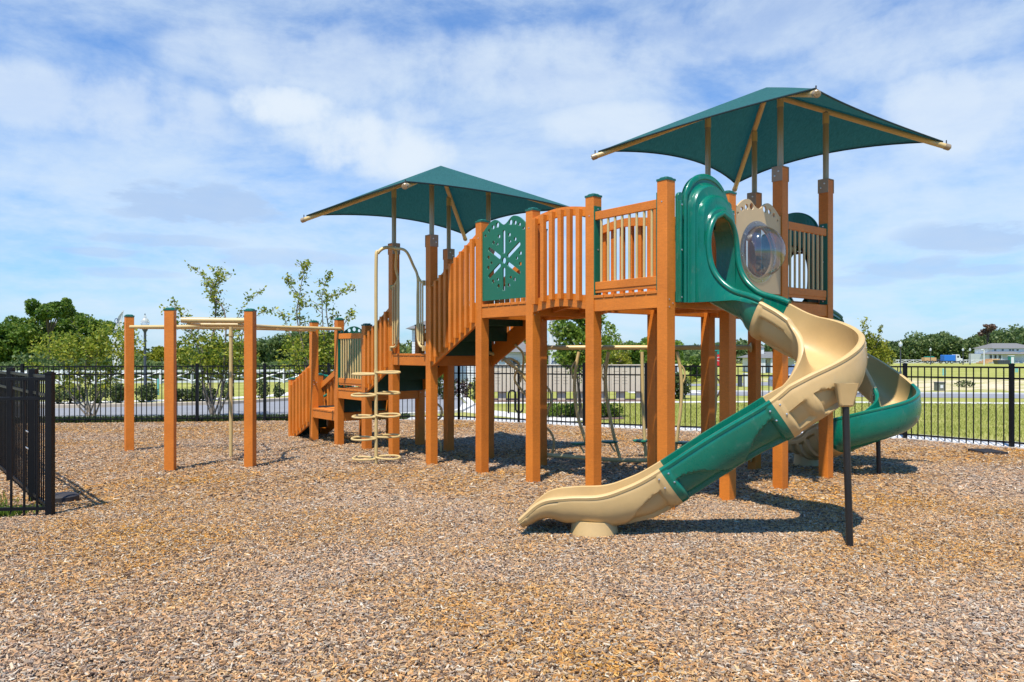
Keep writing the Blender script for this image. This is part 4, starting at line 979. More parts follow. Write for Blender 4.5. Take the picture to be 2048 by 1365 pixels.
    for i in range(len(rin)):
        d = DL[i][0]; f = sstep((d-.45)/(s0-.45))
        if f > 0:
            back = Hd*(d-s0)+Vector((0, 0, .50*(s0-d)))
            rr = resample(rin[i], 44); ro = resample(rout[i], 44)
            rin[i] = [a.lerp(b+back, f) for a, b in zip(rr, tg)]; rout[i] = [a.lerp(b+back, f) for a, b in zip(ro, tgo)]
    lipL = [(rin[i][0]+rout[i][0])/2 for i in range(nd+1) if DL[i][0] >= D0-1e-6]; lipR = [(rin[i][-1]+rout[i][-1])/2 for i in range(nd+1) if DL[i][0] >= D0-1e-6]
    m.grid(rin); m.grid(rout)
    m.build('slide_mouth', 'green', hood, smooth=True, angle=50)
    m = MB(); m.tube(list(reversed(lipL))+lipR[1:], .028, 12); 
    # gussets: flat webs from the hood's skirt to the chute
    for s in (-1, 1):
        lip = (lipL if s < 0 else lipR)[6:]; rows = []
        for j, p in enumerate(lip):
            g = j/(len(lip)-1); dp = (p-O).dot(Hd)
            top_ = p+Vector((0, 0, -.02)); bot = HP(s*(.270-.030*g), .10+(dp-.10)*(.45+.55*g), min(zb, p.z-.045)); rows.append([top_+S*(s*.012), top_.lerp(bot, .5)+S*(s*.016), bot])
        st0 = [HP(s*.262, .10, 2.42), HP(s*.266, .10, 2.18), HP(s*.270, .10, zb)]
        rows = [st0]+rows; m.grid(rows)
    m.build('mouth_lip', 'green', hood, smooth=True, angle=50)
    # back plate with doorway seen from the deck
    m = MB()
    for (zz, th) in ((0, 0),):
        o_ = arch(.335, 3.155, .012, drop=DZ+.03); i_ = arch(.215, 2.76, .012, drop=DZ+.03); m.grid([o_, i_])
        o2 = arch(.335, 3.155, -.004, drop=DZ+.03); i2 = arch(.215, 2.76, -.004, drop=DZ+.03); m.grid([o2, i2]); m.grid([i_, i2])
    m.build('mouth_frame', 'green', hood, smooth=True, angle=40)
    m = MB(); m.tube([HP(-.21, .02, 2.66), HP(.21, .02, 2.66)], .016, 8); m.build('sit_down_bar', 'black', hood, smooth=True)
    bolts([(HP(s*.405, .066, z), Hd) for s in (-1, 1) for z in (1.96, 2.40, 2.82)], hood, 'hood_bolt')
    for (mm, mat, sa, sb) in secs:
        mm.build('chute_section', 'tanplastic' if mat == 'tan' else 'green', hood, smooth=True, angle=50)
    for (sa, sb, mat) in cuts[1:]:      # bolts either side of every joint
        for s_ in (sa-.035, sa+.035):
            P, T, SS, NN = frame(s_); D = interp(htab, s_); HWb = HW+.048
            bolts([(P+SS*(sg*HWb*kx)+NN*(-D*ky), (SS*sg)) for sg in (-1, 1) for kx, ky in ((.995, .22), (.975, .5))], hood, 'joint_bolt', .8)
    # foot pedestal
    P, T, SS, NN = frame(ped_s); D = interp(htab, ped_s); g0 = gz(P.x, P.y); fx = P-NN*(D)
    pc = foot or (P.x, P.y)
    m = MB(); zt_ = fx.z-.0; m.lathe((pc[0], pc[1], g0-.05), [(.200, 0), (.202, .07), (.190, .12), (.175, zt_-g0+.05)], 36)
    m.build('slide_pedestal', 'tanplastic', hood, smooth=True, angle=50)
    # steel support pole with moulded boss
    P, T, SS, NN = frame(pole_s); D = interp(htab, pole_s); b_ = P-NN*D*.8+SS*(-.05 if turn < 0 else .05)
    return hood, frame, b_
mid = W2(U1*.5+h6, 0)
s1, fr1, b1 = slide(mid, TH-PI/2, math.radians(-141), .275, .40,
    [(-.2, 2.0), (0, 1.887), (.30, 1.73), (.72, 1.53), (1.08, 1.31), (1.44, 1.06), (1.86, .79), (2.28, .50), (2.50, .385), (2.68, .325), (2.93, .305), (3.14, .26), (3.32, .11)],
    [(-.2, .30), (0, .30), (.35, .31), (1.4, .30), (1.6, .28), (2.4, .28), (2.80, .21), (2.98, .19), (3.16, .13), (3.32, .04)],
    [(0, .72, 'tan'), (.72, 1.40, 'tan'), (1.40, 2.21, 'green'), (2.21, 3.32, 'tan')], 2.82, .9,
    'big curved slide with green hood, tan bend and tan exit nearest the camera',
    {0: [('box', .07, .60, .22, .86)], 1: [('lens', .70, .36, .26, .72), ('box', .76, .93, .30, .66), ('box', .74, .94, .76, .86), ('box', .44, .64, .80, .90)], 2: [('lens', .06, .42, .24, .74), ('lens', .94, .52, .26, .76), ('groove', .07, .93, .84, .91)], 3: [('lens', .06, .36, .28, .80)]}, foot=(.665, 6.10))
def support(top, base, hood):
    MB().tube([Vector(top), Vector(base)], .0255, 14).build('support_pole', 'blacksteel', hood, smooth=True)
support((2.475, 5.60, 1.08), (2.515, 5.61, gz(2.5, 5.6)-.05), s1)
def boss(c, zb_, zt_, w, h, mat, hood):
    m = MB(); x, y = c; p = []
    for (z, a, b_) in ((zb_, w*.62, h*.5), (zb_+.03, w*.66, h*.55), (zt_, w, h)):
        p.append([(x+a*sx, y+b_*sy, z) for sx, sy in ((-1, -1), (1, -1), (1, 1), (-1, 1))])
    for q in range(2): m.add(p[q]+p[q+1], [(i, (i+1) % 4, 4+(i+1) % 4, 4+i) for i in range(4)])
    m.add(p[0], [(3, 2, 1, 0)]); m.build('pole_boss', mat, hood, smooth=True, angle=30, bevel=.015)
boss((2.475, 5.59), 1.045, 1.22, .085, .05, 'tanplastic', s1)
mid2 = W2(U3+A_, .5*vK+h6)
s2, fr2, b2 = slide(mid2, TH, math.radians(-306), .04, .43,
    [(-.2, 2.0), (0, 1.887), (.30, 1.66), (.60, 1.38), (1.0, 1.04), (1.4, .88), (1.75, .76), (2.1, .60), (2.35, .47), (2.65, .36), (2.9, .33), (3.1, .28), (3.3, .18)],
    [(-.2, .30), (0, .30), (1.0, .34), (2.2, .32), (2.6, .26), (2.9, .20), (3.3, .06)],
    [(0, .25, 'green'), (.25, 1.02, 'tan'), (1.02, 2.15, 'green'), (2.15, 3.3, 'tan')], 2.8, 1.7,
    'spiral green and tan slide on the far right side of the tower', {3: [('box', .08, .2, .2, .85), ('box', .26, .38, .2, .85), ('box', .44, .56, .2, .85)]})
support((4.375, 9.02, .52), (4.385, 9.01, gz(4.4, 9)-.05), s2)
boss((4.375, 9.03), .445, .60, .15, .11, 'green', s2)

# ------------------------------------------------------------------ black fences
def fence(name, pts, label, zt=1.31, posts=True, spacing=.112, stepped=False, group=None):
    r = empty(name, (pts[0][0], pts[0][1], gz(*pts[0]))); tag(r, label, 'fence', group)
    for i, (x, y) in enumerate(pts):
        g = gz(x, y); MB().box(x-.029, x+.029, y-.029, y+.029, g-.05, g+zt+.03).build('fence_post', 'black', r)
        m = MB(); m.box(x-.034, x+.034, y-.034, y+.034, g+zt+.03, g+zt+.045); m.box(x-.02, x+.02, y-.02, y+.02, g+zt+.045, g+zt+.055); m.build('post_cap', 'black', r)
    for (x0, y0), (x1, y1) in zip(pts, pts[1:]):
        d = Vector((x1-x0, y1-y0, 0)); L_ = d.length; d.normalize(); n_ = Vector((-d.y, d.x, 0))
        F = lambda a, b, z: (x0+d.x*a+n_.x*b, y0+d.y*a+n_.y*b, z+gz(x0, y0)+(gz(x1, y1)-gz(x0, y0))*a/L_)
        m = MB()
        for z in (zt-.012, zt-.19, .10): m.box(.03, L_-.03, -.013, .013, z-.014, z+.014, F)
        k = max(1, round(L_/spacing))
        for j in range(1, k): a = L_*j/k; m.box(a-.0078, a+.0078, -.0078, .0078, .035, zt-.02, F)
        m.build('fence_panel', 'black', r)
    return r
fence('black_fence', FENCE[:7], 'black metal picket fence running along the road at the back left')
fence('black_fence', FENCE[6:], 'black metal picket fence curving round the lawn on the right')
N0 = (-4.20, 6.86)
def lerp2(a, b, t): return (a[0]+(b[0]-a[0])*t, a[1]+(b[1]-a[1])*t)
NE = (-6.35, 9.40)
g1, g2 = lerp2(N0, NE, .28), lerp2(N0, NE, .77)
fence('black_fence', [N0, (-6.2, 6.68), (-8.2, 6.5)], 'near black picket fence panel cut off by the left edge of the picture', zt=1.29)
# gate run behind it
r = empty('black_gate', (g1[0], g1[1], gz(*g1))); tag(r, 'closed black picket gate with a silver latch behind the near fence panel', 'gate')
def run(p, q, parent, pn):
    (x0, y0), (x1, y1) = p, q; d = Vector((x1-x0, y1-y0, 0)); L_ = d.length; d.normalize(); n_ = Vector((-d.y, d.x, 0))
    F = lambda a, b, z: (x0+d.x*a+n_.x*b, y0+d.y*a+n_.y*b, z+gz(x0, y0))
    m = MB()
    for z in (1.29, 1.12, .10): m.box(.02, L_-.02, -.013, .013, z-.014, z+.014, F)
    k = max(1, round(L_/.118))
    for j in range(1, k): a = L_*j/k; m.box(a-.0068, a+.0068, -.006, .006, .05, 1.29, F)
    return m.build(pn, 'black', parent), F, L_
o, F, L_ = run(g1, g2, r, 'gate_leaf')
for x, y in (g1, g2): MB().box(x-.032, x+.032, y-.032, y+.032, gz(x, y)-.05, gz(x, y)+1.36).build('gate_post', 'black', r)
m = MB(); m.tube([F(.02, .03, .72), F(.34, .03, .72)], .007, 6); m.tube([F(.02, .03, .55), F(.34, .03, .55)], .007, 6); m.tube([F(.34, .03, .55), F(.34, .03, .72)], .007, 6); m.build('gate_latch', 'bolt', r)
r = empty('black_fence', (*N0, gz(*N0))); tag(r, 'short black fence piece between the near corner post and the gate', 'fence')
run(N0, g1, r, 'fence_panel')
r = empty('black_fence', (*g2, gz(*g2))); tag(r, 'black fence run beyond the gate towards the back fence at the left edge', 'fence')
run(g2, (-8.9, 12.4), r, 'fence_panel')
for t in (.5, 1.0):
    x, y = lerp2(g2, (-8.9, 12.4), t); MB().box(x-.029, x+.029, y-.029, y+.029, gz(x, y)-.05, gz(x, y)+1.34).build('fence_post', 'black', r)

# drain cover and grate
r = MB(); r.lathe((-4.5, 7.55, gz(-4.5, 7.5)+.035), [(.15, 0), (.15, .055), (.12, .075), (.05, .085), (.0005, .088)], 28)
o = r.build('drain_cover', 'iron', None, smooth=True, angle=30); tag(o, 'round black drain cover on the chips beside the near fence post', 'drain cover')
m = MB(); x0, y0 = 7.05, 11.2; g = gz(x0, y0)+.035
for k in range(9): m.box(x0-.16+k*.04, x0-.14+k*.04, y0-.17, y0+.17, g+.02, g+.045)
m.box(x0-.17, x0+.19, y0-.19, y0-.17, g+.01, g+.047); m.box(x0-.17, x0+.19, y0+.17, y0+.19, g+.01, g+.047)
tag(m.build('drain_grate', 'iron'), 'small black slotted drain grate in the chips near the right fence', 'drain grate')

# ------------------------------------------------------------------ vegetation
def leaves_np(cent, size, rng, up=0.35, aspect=.5):
    n = len(cent); d = rng.normal(size=(n, 3)); d /= np.linalg.norm(d, axis=1)[:, None]
    nn = rng.normal(size=(n, 3)); nn[:, 2] += up; nn -= d*(nn*d).sum(1)[:, None]; nn /= np.linalg.norm(nn, axis=1)[:, None]+1e-9
    s = np.cross(d, nn); L_ = (size*(.6+.8*rng.random(n)))[:, None]
    return np.stack([cent-d*L_*.5, cent+s*L_*aspect*.5, cent+d*L_*.5, cent-s*L_*aspect*.5], 1)
def blob_tree(name, x, y, h, cw, seed, mat, trunk='bark2', lumps=26, n=5200, leaf=.30, base=.28, label=None, cat='tree', group=None, flat=1.0, tr=.18):
    rng = np.random.default_rng(seed); r = empty(name, (x, y, gz(x, y))); tag(r, label, cat, group)
    g = gz(x, y); m = MB(); lc = []
    zc0 = g+h*base; ch = h*(1-base)
    for i in range(lumps):
        v = rng.normal(size=3); v /= np.linalg.norm(v); rr = rng.uniform(.35, 1.0)
        lr = rng.uniform(.18, .34)*min(cw, ch)*.5*1.25
        lc.append((x+v[0]*rr*(cw/2-lr*.6), y+v[1]*rr*(cw/2-lr*.6), zc0+ch*.5+v[2]*rr*(ch*.5-lr*.6)*flat, lr))
    m.tube([(x, y, g-.1), (x+.1*tr, y, g+h*base*.7), (x, y, zc0+ch*.35)], [tr, tr*.8, tr*.4], 8)
    for q in lc[:9]: m.tube([(x, y, g+h*base*.8), ((x+q[0])/2, (y+q[1])/2, (g+h*base+q[2])/2), (q[0], q[1], q[2])], [tr*.5, tr*.3, tr*.1], 6)
    m.build('trunk', trunk, r, smooth=True)
    lc = np.array(lc); w = lc[:, 3]**2; idx = rng.choice(len(lc), n, p=w/w.sum()); v = rng.normal(size=(n, 3)); v /= np.linalg.norm(v, axis=1)[:, None]
    rad = lc[idx, 3]*(0.45+.62*rng.random(n)**.5); rad *= (.85+.3*rng.random(n))
    cent = lc[idx, :3]+v*rad[:, None]*np.array([1, 1, .8]); cent[:, 2] = np.maximum(cent[:, 2], g+.1)
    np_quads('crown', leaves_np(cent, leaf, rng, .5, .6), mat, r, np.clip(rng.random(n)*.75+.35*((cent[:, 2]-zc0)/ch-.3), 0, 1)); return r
def place_copy(src, x, y, s, rz, label=None):
    c = copy_tree(src); c.location = (x, y, gz(x, y)); c.scale = (s, s, s*random.uniform(.9, 1.1)); c.rotation_euler = (0, 0, rz)
    if label: c['label'] = label
    return c
def px2(px, d): return (px-1024)/FPX*d
# big dark trees at the left
blob_tree('oak_tree', px2(20, 75), 75, 6.1, 11.5, 11, 'leafB', n=26000, leaf=.34, lumps=60, base=.04, label='large dark green oak at the far left edge beyond the road', tr=.3)
blob_tree('oak_tree', px2(150, 80), 80, 6.6, 8.8, 12, 'leafB', n=20000, leaf=.34, lumps=46, base=.04, label='dark oak right of the pine at the far left', tr=.3)
blob_tree('pine_tree', px2(97, 74), 74, 8.0, 5.8, 13, 'leafB', n=7000, leaf=.28, lumps=16, base=.55, label='tall flat topped pine rising between the two dark oaks', flat=.7, tr=.16)
blob_tree('oak_tree', px2(330, 60), 60, 2.6, 4.6, 14, 'leafY', n=6500, leaf=.24, base=.05, label='bright yellow green round tree behind the left lamp post')
# nearer trees of the line behind the white rail fence
G1 = 'round trees in front of the left wood'
src2 = blob_tree('woodland_tree', px2(590, 64), 64, 4.5, 6.8, 22, 'leafD', n=13000, leaf=.26, lumps=40, base=.03, label='first', group=G1)
ORD = ('first', 'second', 'third', 'fourth', 'fifth', 'sixth', 'seventh', 'eighth', 'ninth', 'tenth', 'eleventh', 'twelfth', 'thirteenth', 'fourteenth', 'fifteenth', 'sixteenth', 'seventeenth', 'eighteenth')
for i, (px, d, q) in enumerate(((235, 84, .55), (400, 72, .62), (468, 70, .72), (532, 67, .90), (590, 64, 1), (652, 68, .98), (705, 72, .80))):
    if px == 590: src2['label'] = 'fifth round olive green tree from the left in the row behind the white rail fence'
    else: place_copy(src2, px2(px, d), d, q, i*1.3, ORD[i]+' round olive green tree from the left in the row behind the white rail fence')
blob_tree('pine_tree', px2(1975, 215), 215, 12.2, 6.6, 33, 'leafBrown', n=1700, leaf=.5, lumps=10, base=.62, label='tall rust brown tree standing above the wood near the far house', tr=.22)
# low wooded hill far away
def far_mass(name, label, n, fx, leaf, mat, seed):
    r = np.random.default_rng(seed); c = fx(r, n); k = len(c)
    o = np_quads(name, leaves_np(c, leaf, r, .6, .7), mat, None, r.random(k)); o['kind'] = 'stuff'; o['label'] = label; o['category'] = 'woodland'
def hillf(r, n):
    x = r.uniform(60, 185, n); y = r.uniform(380, 560, n); top = 1.5+4.2*np.exp(-((x/y-.27)/.07)**2)+.8*np.sin(x*.09)+.5*np.sin(x*.31+y*.1)
    return np.stack([x, y, -2+(top+2)*((y-380)/180*.9+.1)+r.uniform(-1.2, 1.2, n)], 1)
far_mass('wooded_hill', 'low wooded hill far behind the stop sign', 9000, hillf, 4.0, 'leafD', 71)
def woodf(x0, x1, d0, d1, tab, sp=3.4):
    def f(r, n):
        K = int((x1-x0)/6.5); px = np.repeat(np.linspace(x0, x1, K), 2)+r.uniform(-5, 5, 2*K); d = r.uniform(d0, d1, 2*K); ty = np.array([interp(tab, p) for p in px])+r.normal(2, 4, 2*K)
        X = (px-1024)/FPX*d; g = np.array([gz(a, b) for a, b in zip(X, d)]); H = 1.45+(704.8-ty)/FPX*d-g; out = []
        per = n//(2*K)
        for x_, y_, g_, h_ in zip(X, d, g, H):
            nl = 9; v = r.normal(size=(nl, 3)); v /= np.linalg.norm(v, axis=1)[:, None]; w_ = h_*r.uniform(.34, .5); lc = np.array([x_, y_, g_+h_*.56])+v*np.array([w_*.7, w_*.7, h_*.27]); lr = h_*r.uniform(.12, .22, nl)
            i = r.integers(0, nl, per); q = r.normal(size=(per, 3)); q /= np.linalg.norm(q, axis=1)[:, None]; c = lc[i]+q*(lr[i]*(.5+.55*r.random(per)**.5))[:, None]
            u = r.random(per) < .22; c[u] = np.stack([x_+r.normal(0, w_*.7, u.sum()), y_+r.normal(0, w_*.5, u.sum()), g_+h_*.45*r.random(u.sum())], 1); out.append(c)
        return np.concatenate(out)
    return f
far_mass('far_wood', 'dense mid green wood along the far side of the building plots', 110000, woodf(1540, 2160, 232, 256, [(1540, 690), (1700, 690), (1745, 684), (1800, 683), (1835, 668), (1870, 662), (1900, 668), (1925, 678), (1960, 668), (1985, 657), (2020, 652), (2160, 655)]), .85, 'leafD', 72)
far_mass('far_wood', 'green wood behind the mailboxes and the stop sign', 60000, woodf(1100, 1560, 190, 225, [(1100, 690), (1250, 684), (1320, 692), (1345, 712), (1400, 712), (1430, 696), (1470, 682), (1560, 686)]), .8, 'leafD', 73)
far_mass('far_wood', 'green wood beyond the white rail fence on the left', 60000, woodf(-260, 800, 100, 122, [(-260, 650), (120, 655), (200, 678), (255, 705), (300, 700), (360, 694), (430, 690), (520, 678), (600, 668), (700, 672), (800, 680)]), .52, 'leafD', 74)
far_mass('far_wood', 'green wood far behind the pale house in the middle', 34000, woodf(760, 1120, 150, 175, [(760, 688), (900, 694), (1120, 690)]), .7, 'leafD', 76)
far_mass('far_wood', 'green wood far off beyond the left edge', 30000, woodf(-1100, -240, 120, 150, [(-1100, 680), (-240, 672)]), .8, 'leafD', 77)
far_mass('far_wood', 'green wood far off beyond the right edge', 30000, woodf(2140, 3100, 232, 256, [(2140, 660), (3100, 672)]), 1.2, 'leafD', 78)
def undergrowth(r, n):
    x = r.uniform(-46, -3, n); y = 50+r.uniform(0, 5, n); k = np.sin(x*.9)+np.sin(x*2.3+1)+np.sin(x*.37)*1.2; hh = 1.15+.30*k
    z = np.array([gz(a, b) for a, b in zip(x, y)])+r.random(n)**.8*np.maximum(hh, .3); return np.stack([x, y, z], 1)
far_mass('undergrowth', 'leafy green undergrowth just behind the white crossbuck fence on the left', 30000, undergrowth, .22, 'leafD', 75)
def wispy_tree(name, x, y, limbs, mat, seed, label, leafn=22, leaf=.085, trunks=None, group=None, dens=1.0, fill=None, cat='tree', bark='bark'):
    """limbs: polylines of (dx, dz) px-free offsets in metres from the base, with random depth"""
    rng = np.random.default_rng(seed); r = empty(name, (x, y, gz(x, y))); tag(r, label, cat, group); g = gz(x, y); m = MB(); L_ = []
    for lb in limbs:
        dy = rng.uniform(-.55, .55); n = len(lb); P = [(x+p[0], y+dy*(i/(n-1)), g+p[1]) for i, p in enumerate(lb)]
        P = smooth_path(P, 6); R = [max(.004, .025*(1-i/len(P))**1.0) for i in range(len(P))]; m.tube(P, R, 6)
        for i in range(len(P)//3, len(P)):
            if rng.random() < .55*dens:
                f = i/len(P); ln = rng.uniform(.18, .5)*(1.15-f*.75); a = rng.uniform(0, 2*PI); d = Vector((math.cos(a), math.sin(a)*.8, rng.uniform(.25, 1.1))).normalized(); q = P[i]+d*ln
                m.tube([P[i], (P[i]+q)/2+Vector((0, 0, .02)), q], [.009, .007, .004], 4)
                k = int(leafn*rng.uniform(.5, 1.2)); t = rng.random((k, 1))**.7; L_.append(np.array(P[i])+(np.array(q)-np.array(P[i]))*t*1.1+rng.normal(size=(k, 3))*.052)
            if i > len(P)*.45:
                k = int(leafn*.25); L_.append(np.array(P[i])+rng.normal(size=(k, 3))*.05)
    if fill:
        for (cx, cz, rx, rz, n) in fill:
            v = rng.normal(size=(n, 3)); v /= np.linalg.norm(v, axis=1)[:, None]; v *= rng.random((n, 1))**.45
            c = np.array([x+cx, y, g+cz])+v*np.array([rx, rx*.8, rz]); ph = np.sin(c[:, 0]*9+c[:, 1]*5)+np.sin(c[:, 2]*11+c[:, 0]*4)+np.sin(c[:, 1]*8-c[:, 2]*6); L_.append(c[ph > -.75])
    m.build('trunk', bark, r, smooth=True); ce = np.concatenate(L_)
    np_quads('crown', leaves_np(ce, leaf, rng, .4, .55), mat, r, rng.random(len(ce))); return r
GM = 'crape myrtles along the back fence'
def Lm(px, py, d, bx): return ((px-bx)/FPX*d, 1.45-(py-704.8)/FPX*d-gz(px2(bx, d), d))
def limbs_px(base, d, tips, bend=.5):
    out = []
    for t in tips:
        bx, by = base; sx = random.uniform(-11, 11); pts = [(bx+sx, by)]+[(p[0]+(sx*1.3+(t[-1][0]-bx)*.16)*(1 if i == 0 else 0), p[1]) for i, p in enumerate(t)]; out.append([Lm(p[0], p[1], d, base[0]) for p in pts])
    return out
random.seed(3)
wispy_tree('crape_myrtle', px2(185, 18.4), 18.4, limbs_px((185, 838), 18.4, [[(160, 790), (120, 740), (60, 705)], [(165, 780), (140, 720), (95, 690)], [(180, 770), (170, 700), (150, 655)], [(190, 780), (205, 720), (215, 660)], [(195, 770), (235, 710), (262, 665)], [(200, 780), (240, 740), (275, 700)], [(185, 780), (185, 730), (190, 670)], [(160, 800), (100, 760), (50, 730)]]),
    'leafA', 41, 'wide crape myrtle behind the fence at the far left', leafn=26, fill=[(-.55, 1.80, .95, .36, 1500), (.45, 1.95, .85, .44, 1500), (0, 1.62, 1.4, .28, 800)])
wispy_tree('crape_myrtle', px2(428, 18.9), 18.9, limbs_px((428, 834), 18.9, [[(420, 760), (425, 650), (425, 580), (395, 548), (368, 527)], [(430, 740), (428, 640), (424, 590), (432, 560), (418, 535)], [(432, 640), (424, 590), (440, 560), (470, 550)], [(435, 760), (455, 690), (470, 620), (505, 582)], [(445, 740), (480, 660), (512, 625), (530, 622)], [(420, 760), (400, 690), (375, 640), (358, 603)], [(425, 740), (400, 680), (350, 640), (340, 615)], [(440, 760), (470, 700), (500, 670)], [(415, 770), (380, 720), (360, 690)]]),
    'leafA', 42, 'crape myrtle with long bare shoots rising behind the overhead bars', leafn=17, fill=[(-.15, 1.55, .85, .55, 1900), (.35, 1.45, .8, .5, 1600), (0, 2.0, .8, .4, 500)])
wispy_tree('crape_myrtle', px2(632, 18.9), 18.9, limbs_px((632, 834), 18.9, [[(615, 760), (600, 680), (595, 600), (580, 570), (568, 558)], [(620, 740), (598, 640), (605, 590), (615, 545), (622, 536)], [(640, 740), (650, 640), (652, 590), (668, 555)], [(645, 720), (652, 610), (675, 590), (710, 576)], [(620, 740), (580, 680), (565, 640), (560, 630)], [(650, 740), (675, 690), (690, 640), (700, 620)], [(640, 760), (660, 690), (665, 610)]]),
    'leafA', 43, 'tall thin crape myrtle with long bare shoots between the bars and the stairs', leafn=17, fill=[(-.2, 1.5, .8, .6, 2000), (.5, 1.5, .7, .6, 2000), (.1, 2.0, .6, .3, 420)])
# street tree between bridge posts, and young trees
wispy_tree('elm_tree', px2(1166, 18.3), 18.3, limbs_px((1166, 850), 18.3, [[(1166, 760), (1150, 690), (1125, 650)], [(1166, 750), (1165, 680), (1160, 630)], [(1168, 760), (1190, 700), (1215, 668)], [(1166, 770), (1140, 720), (1118, 690)], [(1166, 740), (1180, 680), (1195, 640)], [(1166, 760), (1135, 735), (1115, 715)]]),
    'leafC', 44, 'bright green young tree behind the fence seen under the bridge', leafn=26, leaf=.09, fill=[(-.30, 2.15, .55, .5, 2300), (.15, 1.85, .80, .62, 3000), (.1, 2.5, .5, .3, 900), (-.3, 1.55, .45, .3, 800)], bark='bark2')
wispy_tree('maple_tree', px2(1742, 30), 30, limbs_px((1742, 790), 30, [[(1742, 720), (1738, 670), (1735, 640)], [(1742, 720), (1728, 680), (1720, 650)], [(1742, 720), (1750, 680), (1752, 655)], [(1742, 730), (1765, 700), (1775, 690)], [(1742, 730), (1720, 700), (1712, 690)]]),
    'leafY', 45, 'yellow green young tree to the right of the big slide', leafn=16, leaf=.10, fill=[(.2, 1.5, .75, .5, 3200), (.05, 2.1, .45, .35, 700), (.0, 1.2, .8, .4, 1300)])
wispy_tree('maple_tree', px2(1228, 34), 34, limbs_px((1228, 785), 34, [[(1228, 720), (1226, 680), (1224, 655)], [(1228, 730), (1212, 705), (1205, 690)], [(1228, 730), (1240, 700), (1236, 675)], [(1228, 740), (1250, 715), (1255, 705)]]),
    'leafY', 46, 'yellow green young tree beyond the mailboxes with a bare top', leafn=14, leaf=.11, fill=[(0, 1.3, .8, .6, 3600)])
blob_tree('oak_tree', px2(1320, 62), 62, 3.2, 5.0, 47, 'leafC', n=4200, leaf=.24, base=.05, label='mid green tree right of the young yellow green tree behind the mailboxes')
blob_tree('oak_tree', px2(1285, 75), 75, 3.9, 6.5, 48, 'leafB', n=5200, leaf=.32, base=.05, label='dark green tree behind the mailboxes')
blob_tree('conifer_tree', px2(1387, 46), 46, 1.65, 1.0, 49, 'leafB', n=2600, leaf=.13, base=.02, label='small dark conical tree left of the stop sign')
blob_tree('oak_tree', px2(1070, 42), 42, 2.9, 1.5, 50, 'leafC', n=2400, leaf=.16, base=.05, label='green garden tree beside the pale house behind the stairs')
blob_tree('oak_tree', px2(870, 34), 34, 1.5, 1.2, 51, 'leafC', n=1800, leaf=.12, base=.05, label='small green garden tree at the left corner of the pale house')

def shrub(x, y, w, h, mat, seed, label, n=700, leaf=.07, group=None, name='shrub'):
    rng = np.random.default_rng(seed); g = gz(x, y); r = empty(name, (x, y, g)); tag(r, label, 'shrub', group)
    v = rng.normal(size=(n, 3)); v /= np.linalg.norm(v, axis=1)[:, None]; v *= (rng.random((n, 1))**.35)
    c = np.array([x, y, g+h*.5])+v*np.array([w/2, w/2, h*.52]); ph = np.sin(c[:, 0]*14)+np.sin(c[:, 1]*13)+np.sin(c[:, 2]*17+c[:, 0]*6); c = c[ph > -1.2]; c[:, 2] = np.maximum(c[:, 2], g+.03)
    m = MB()
    for k in range(5): a = k*1.3; m.tube([(x, y, g-.02), (x+math.cos(a)*w*.2, y+math.sin(a)*w*.2, g+h*.7)], [.012, .004], 5)
    m.build('stems', 'bark2', r); np_quads('foliage', leaves_np(c, leaf, rng, .5, .55), mat, r, rng.random(len(c))); return r
GS = 'shrubs in the bed across the left road'
for i, px in enumerate((118, 140, 158, 196, 222, 236, 282, 300, 352, 370, 388, 402, 425, 452, 520, 560, 700)):
    d = 24.2+.9*((i*7) % 5)/5+(px-110)*.006; px += random.uniform(-5, 5)
    shrub(px2(px, d), d, random.uniform(.38, .66), random.uniform(.42, .74), 'leafE', 60+i, ORD[i]+' leafy shrub from the left in the bed between the left road and the pavement', n=650, leaf=.085, group=GS)
GF = 'low plants in the bed around the young tree'
for i, (px, d) in enumerate(((1090, 18.6), (1104, 18.9), (1120, 18.6), (1136, 18.9), (1150, 18.7), (1182, 18.8), (1198, 18.5), (1214, 18.8), (1230, 18.6))):
    shrub(px2(px, d), d, .42, .36, 'leafC', 90+i, ORD[i]+' low bright green plant from the left in the mulch bed below the young tree', n=330, leaf=.07, group=GF)
GH = 'hedge shrubs left of the mailboxes'
for i, px in enumerate((858, 872, 886, 902, 918, 934, 950, 966)):
    shrub(px2(px, 27), 27, .42, .78, 'leafR' if i in (4, 5, 7) else 'leafE', 110+i, ORD[i]+(' shrub, purple leaved, from the left in the hedge before the mailboxes' if i in (4, 5, 7) else ' shrub, green leaved, from the left in the hedge before the mailboxes'), n=420, leaf=.08, group=GH)
shrub(px2(1357, 27), 27, .85, .95, 'leafE', 130, 'tall grassy shrub right of the mailboxes', n=1200, leaf=.13)
shrub(px2(1378, 44), 44, 1.0, .4, 'leafY', 131, 'yellow green low shrub under the small conical tree', n=500, leaf=.11)
shrub(px2(1930, 37), 37, .9, .34, 'leafE', 132, 'low green weed clump on the sandy plot on the right', n=380, leaf=.09)
# mulch under the flower beds
bedm = simple('brown_bark_mulch', (0.17, 0.105, 0.075), .95, var=.3, vscale=18, bump=.6, bscale=40); M['bedmulch'] = bedm
sheet('mulch_border', [(.75, 18.2), (1.8, 17.75), (2.7, 18.1), (2.75, 19.0), (1.6, 19.4), (.8, 19.2)], 'bedmulch', .014)
sheet('mulch_border', [(-60, 20.5), (-24, 21.95), (-13, 23.15), (-9.9, 24.5), (-9.9, 26.0), (-13, 24.6), (-24, 23.4), (-60, 21.9)], 'bedmulch', .016)
sheet('mulch_border', [(-1.2, 25.1), (5.6, 25.1), (5.6, 26.6), (-1.2, 27.6)], 'bedmulch', .014)

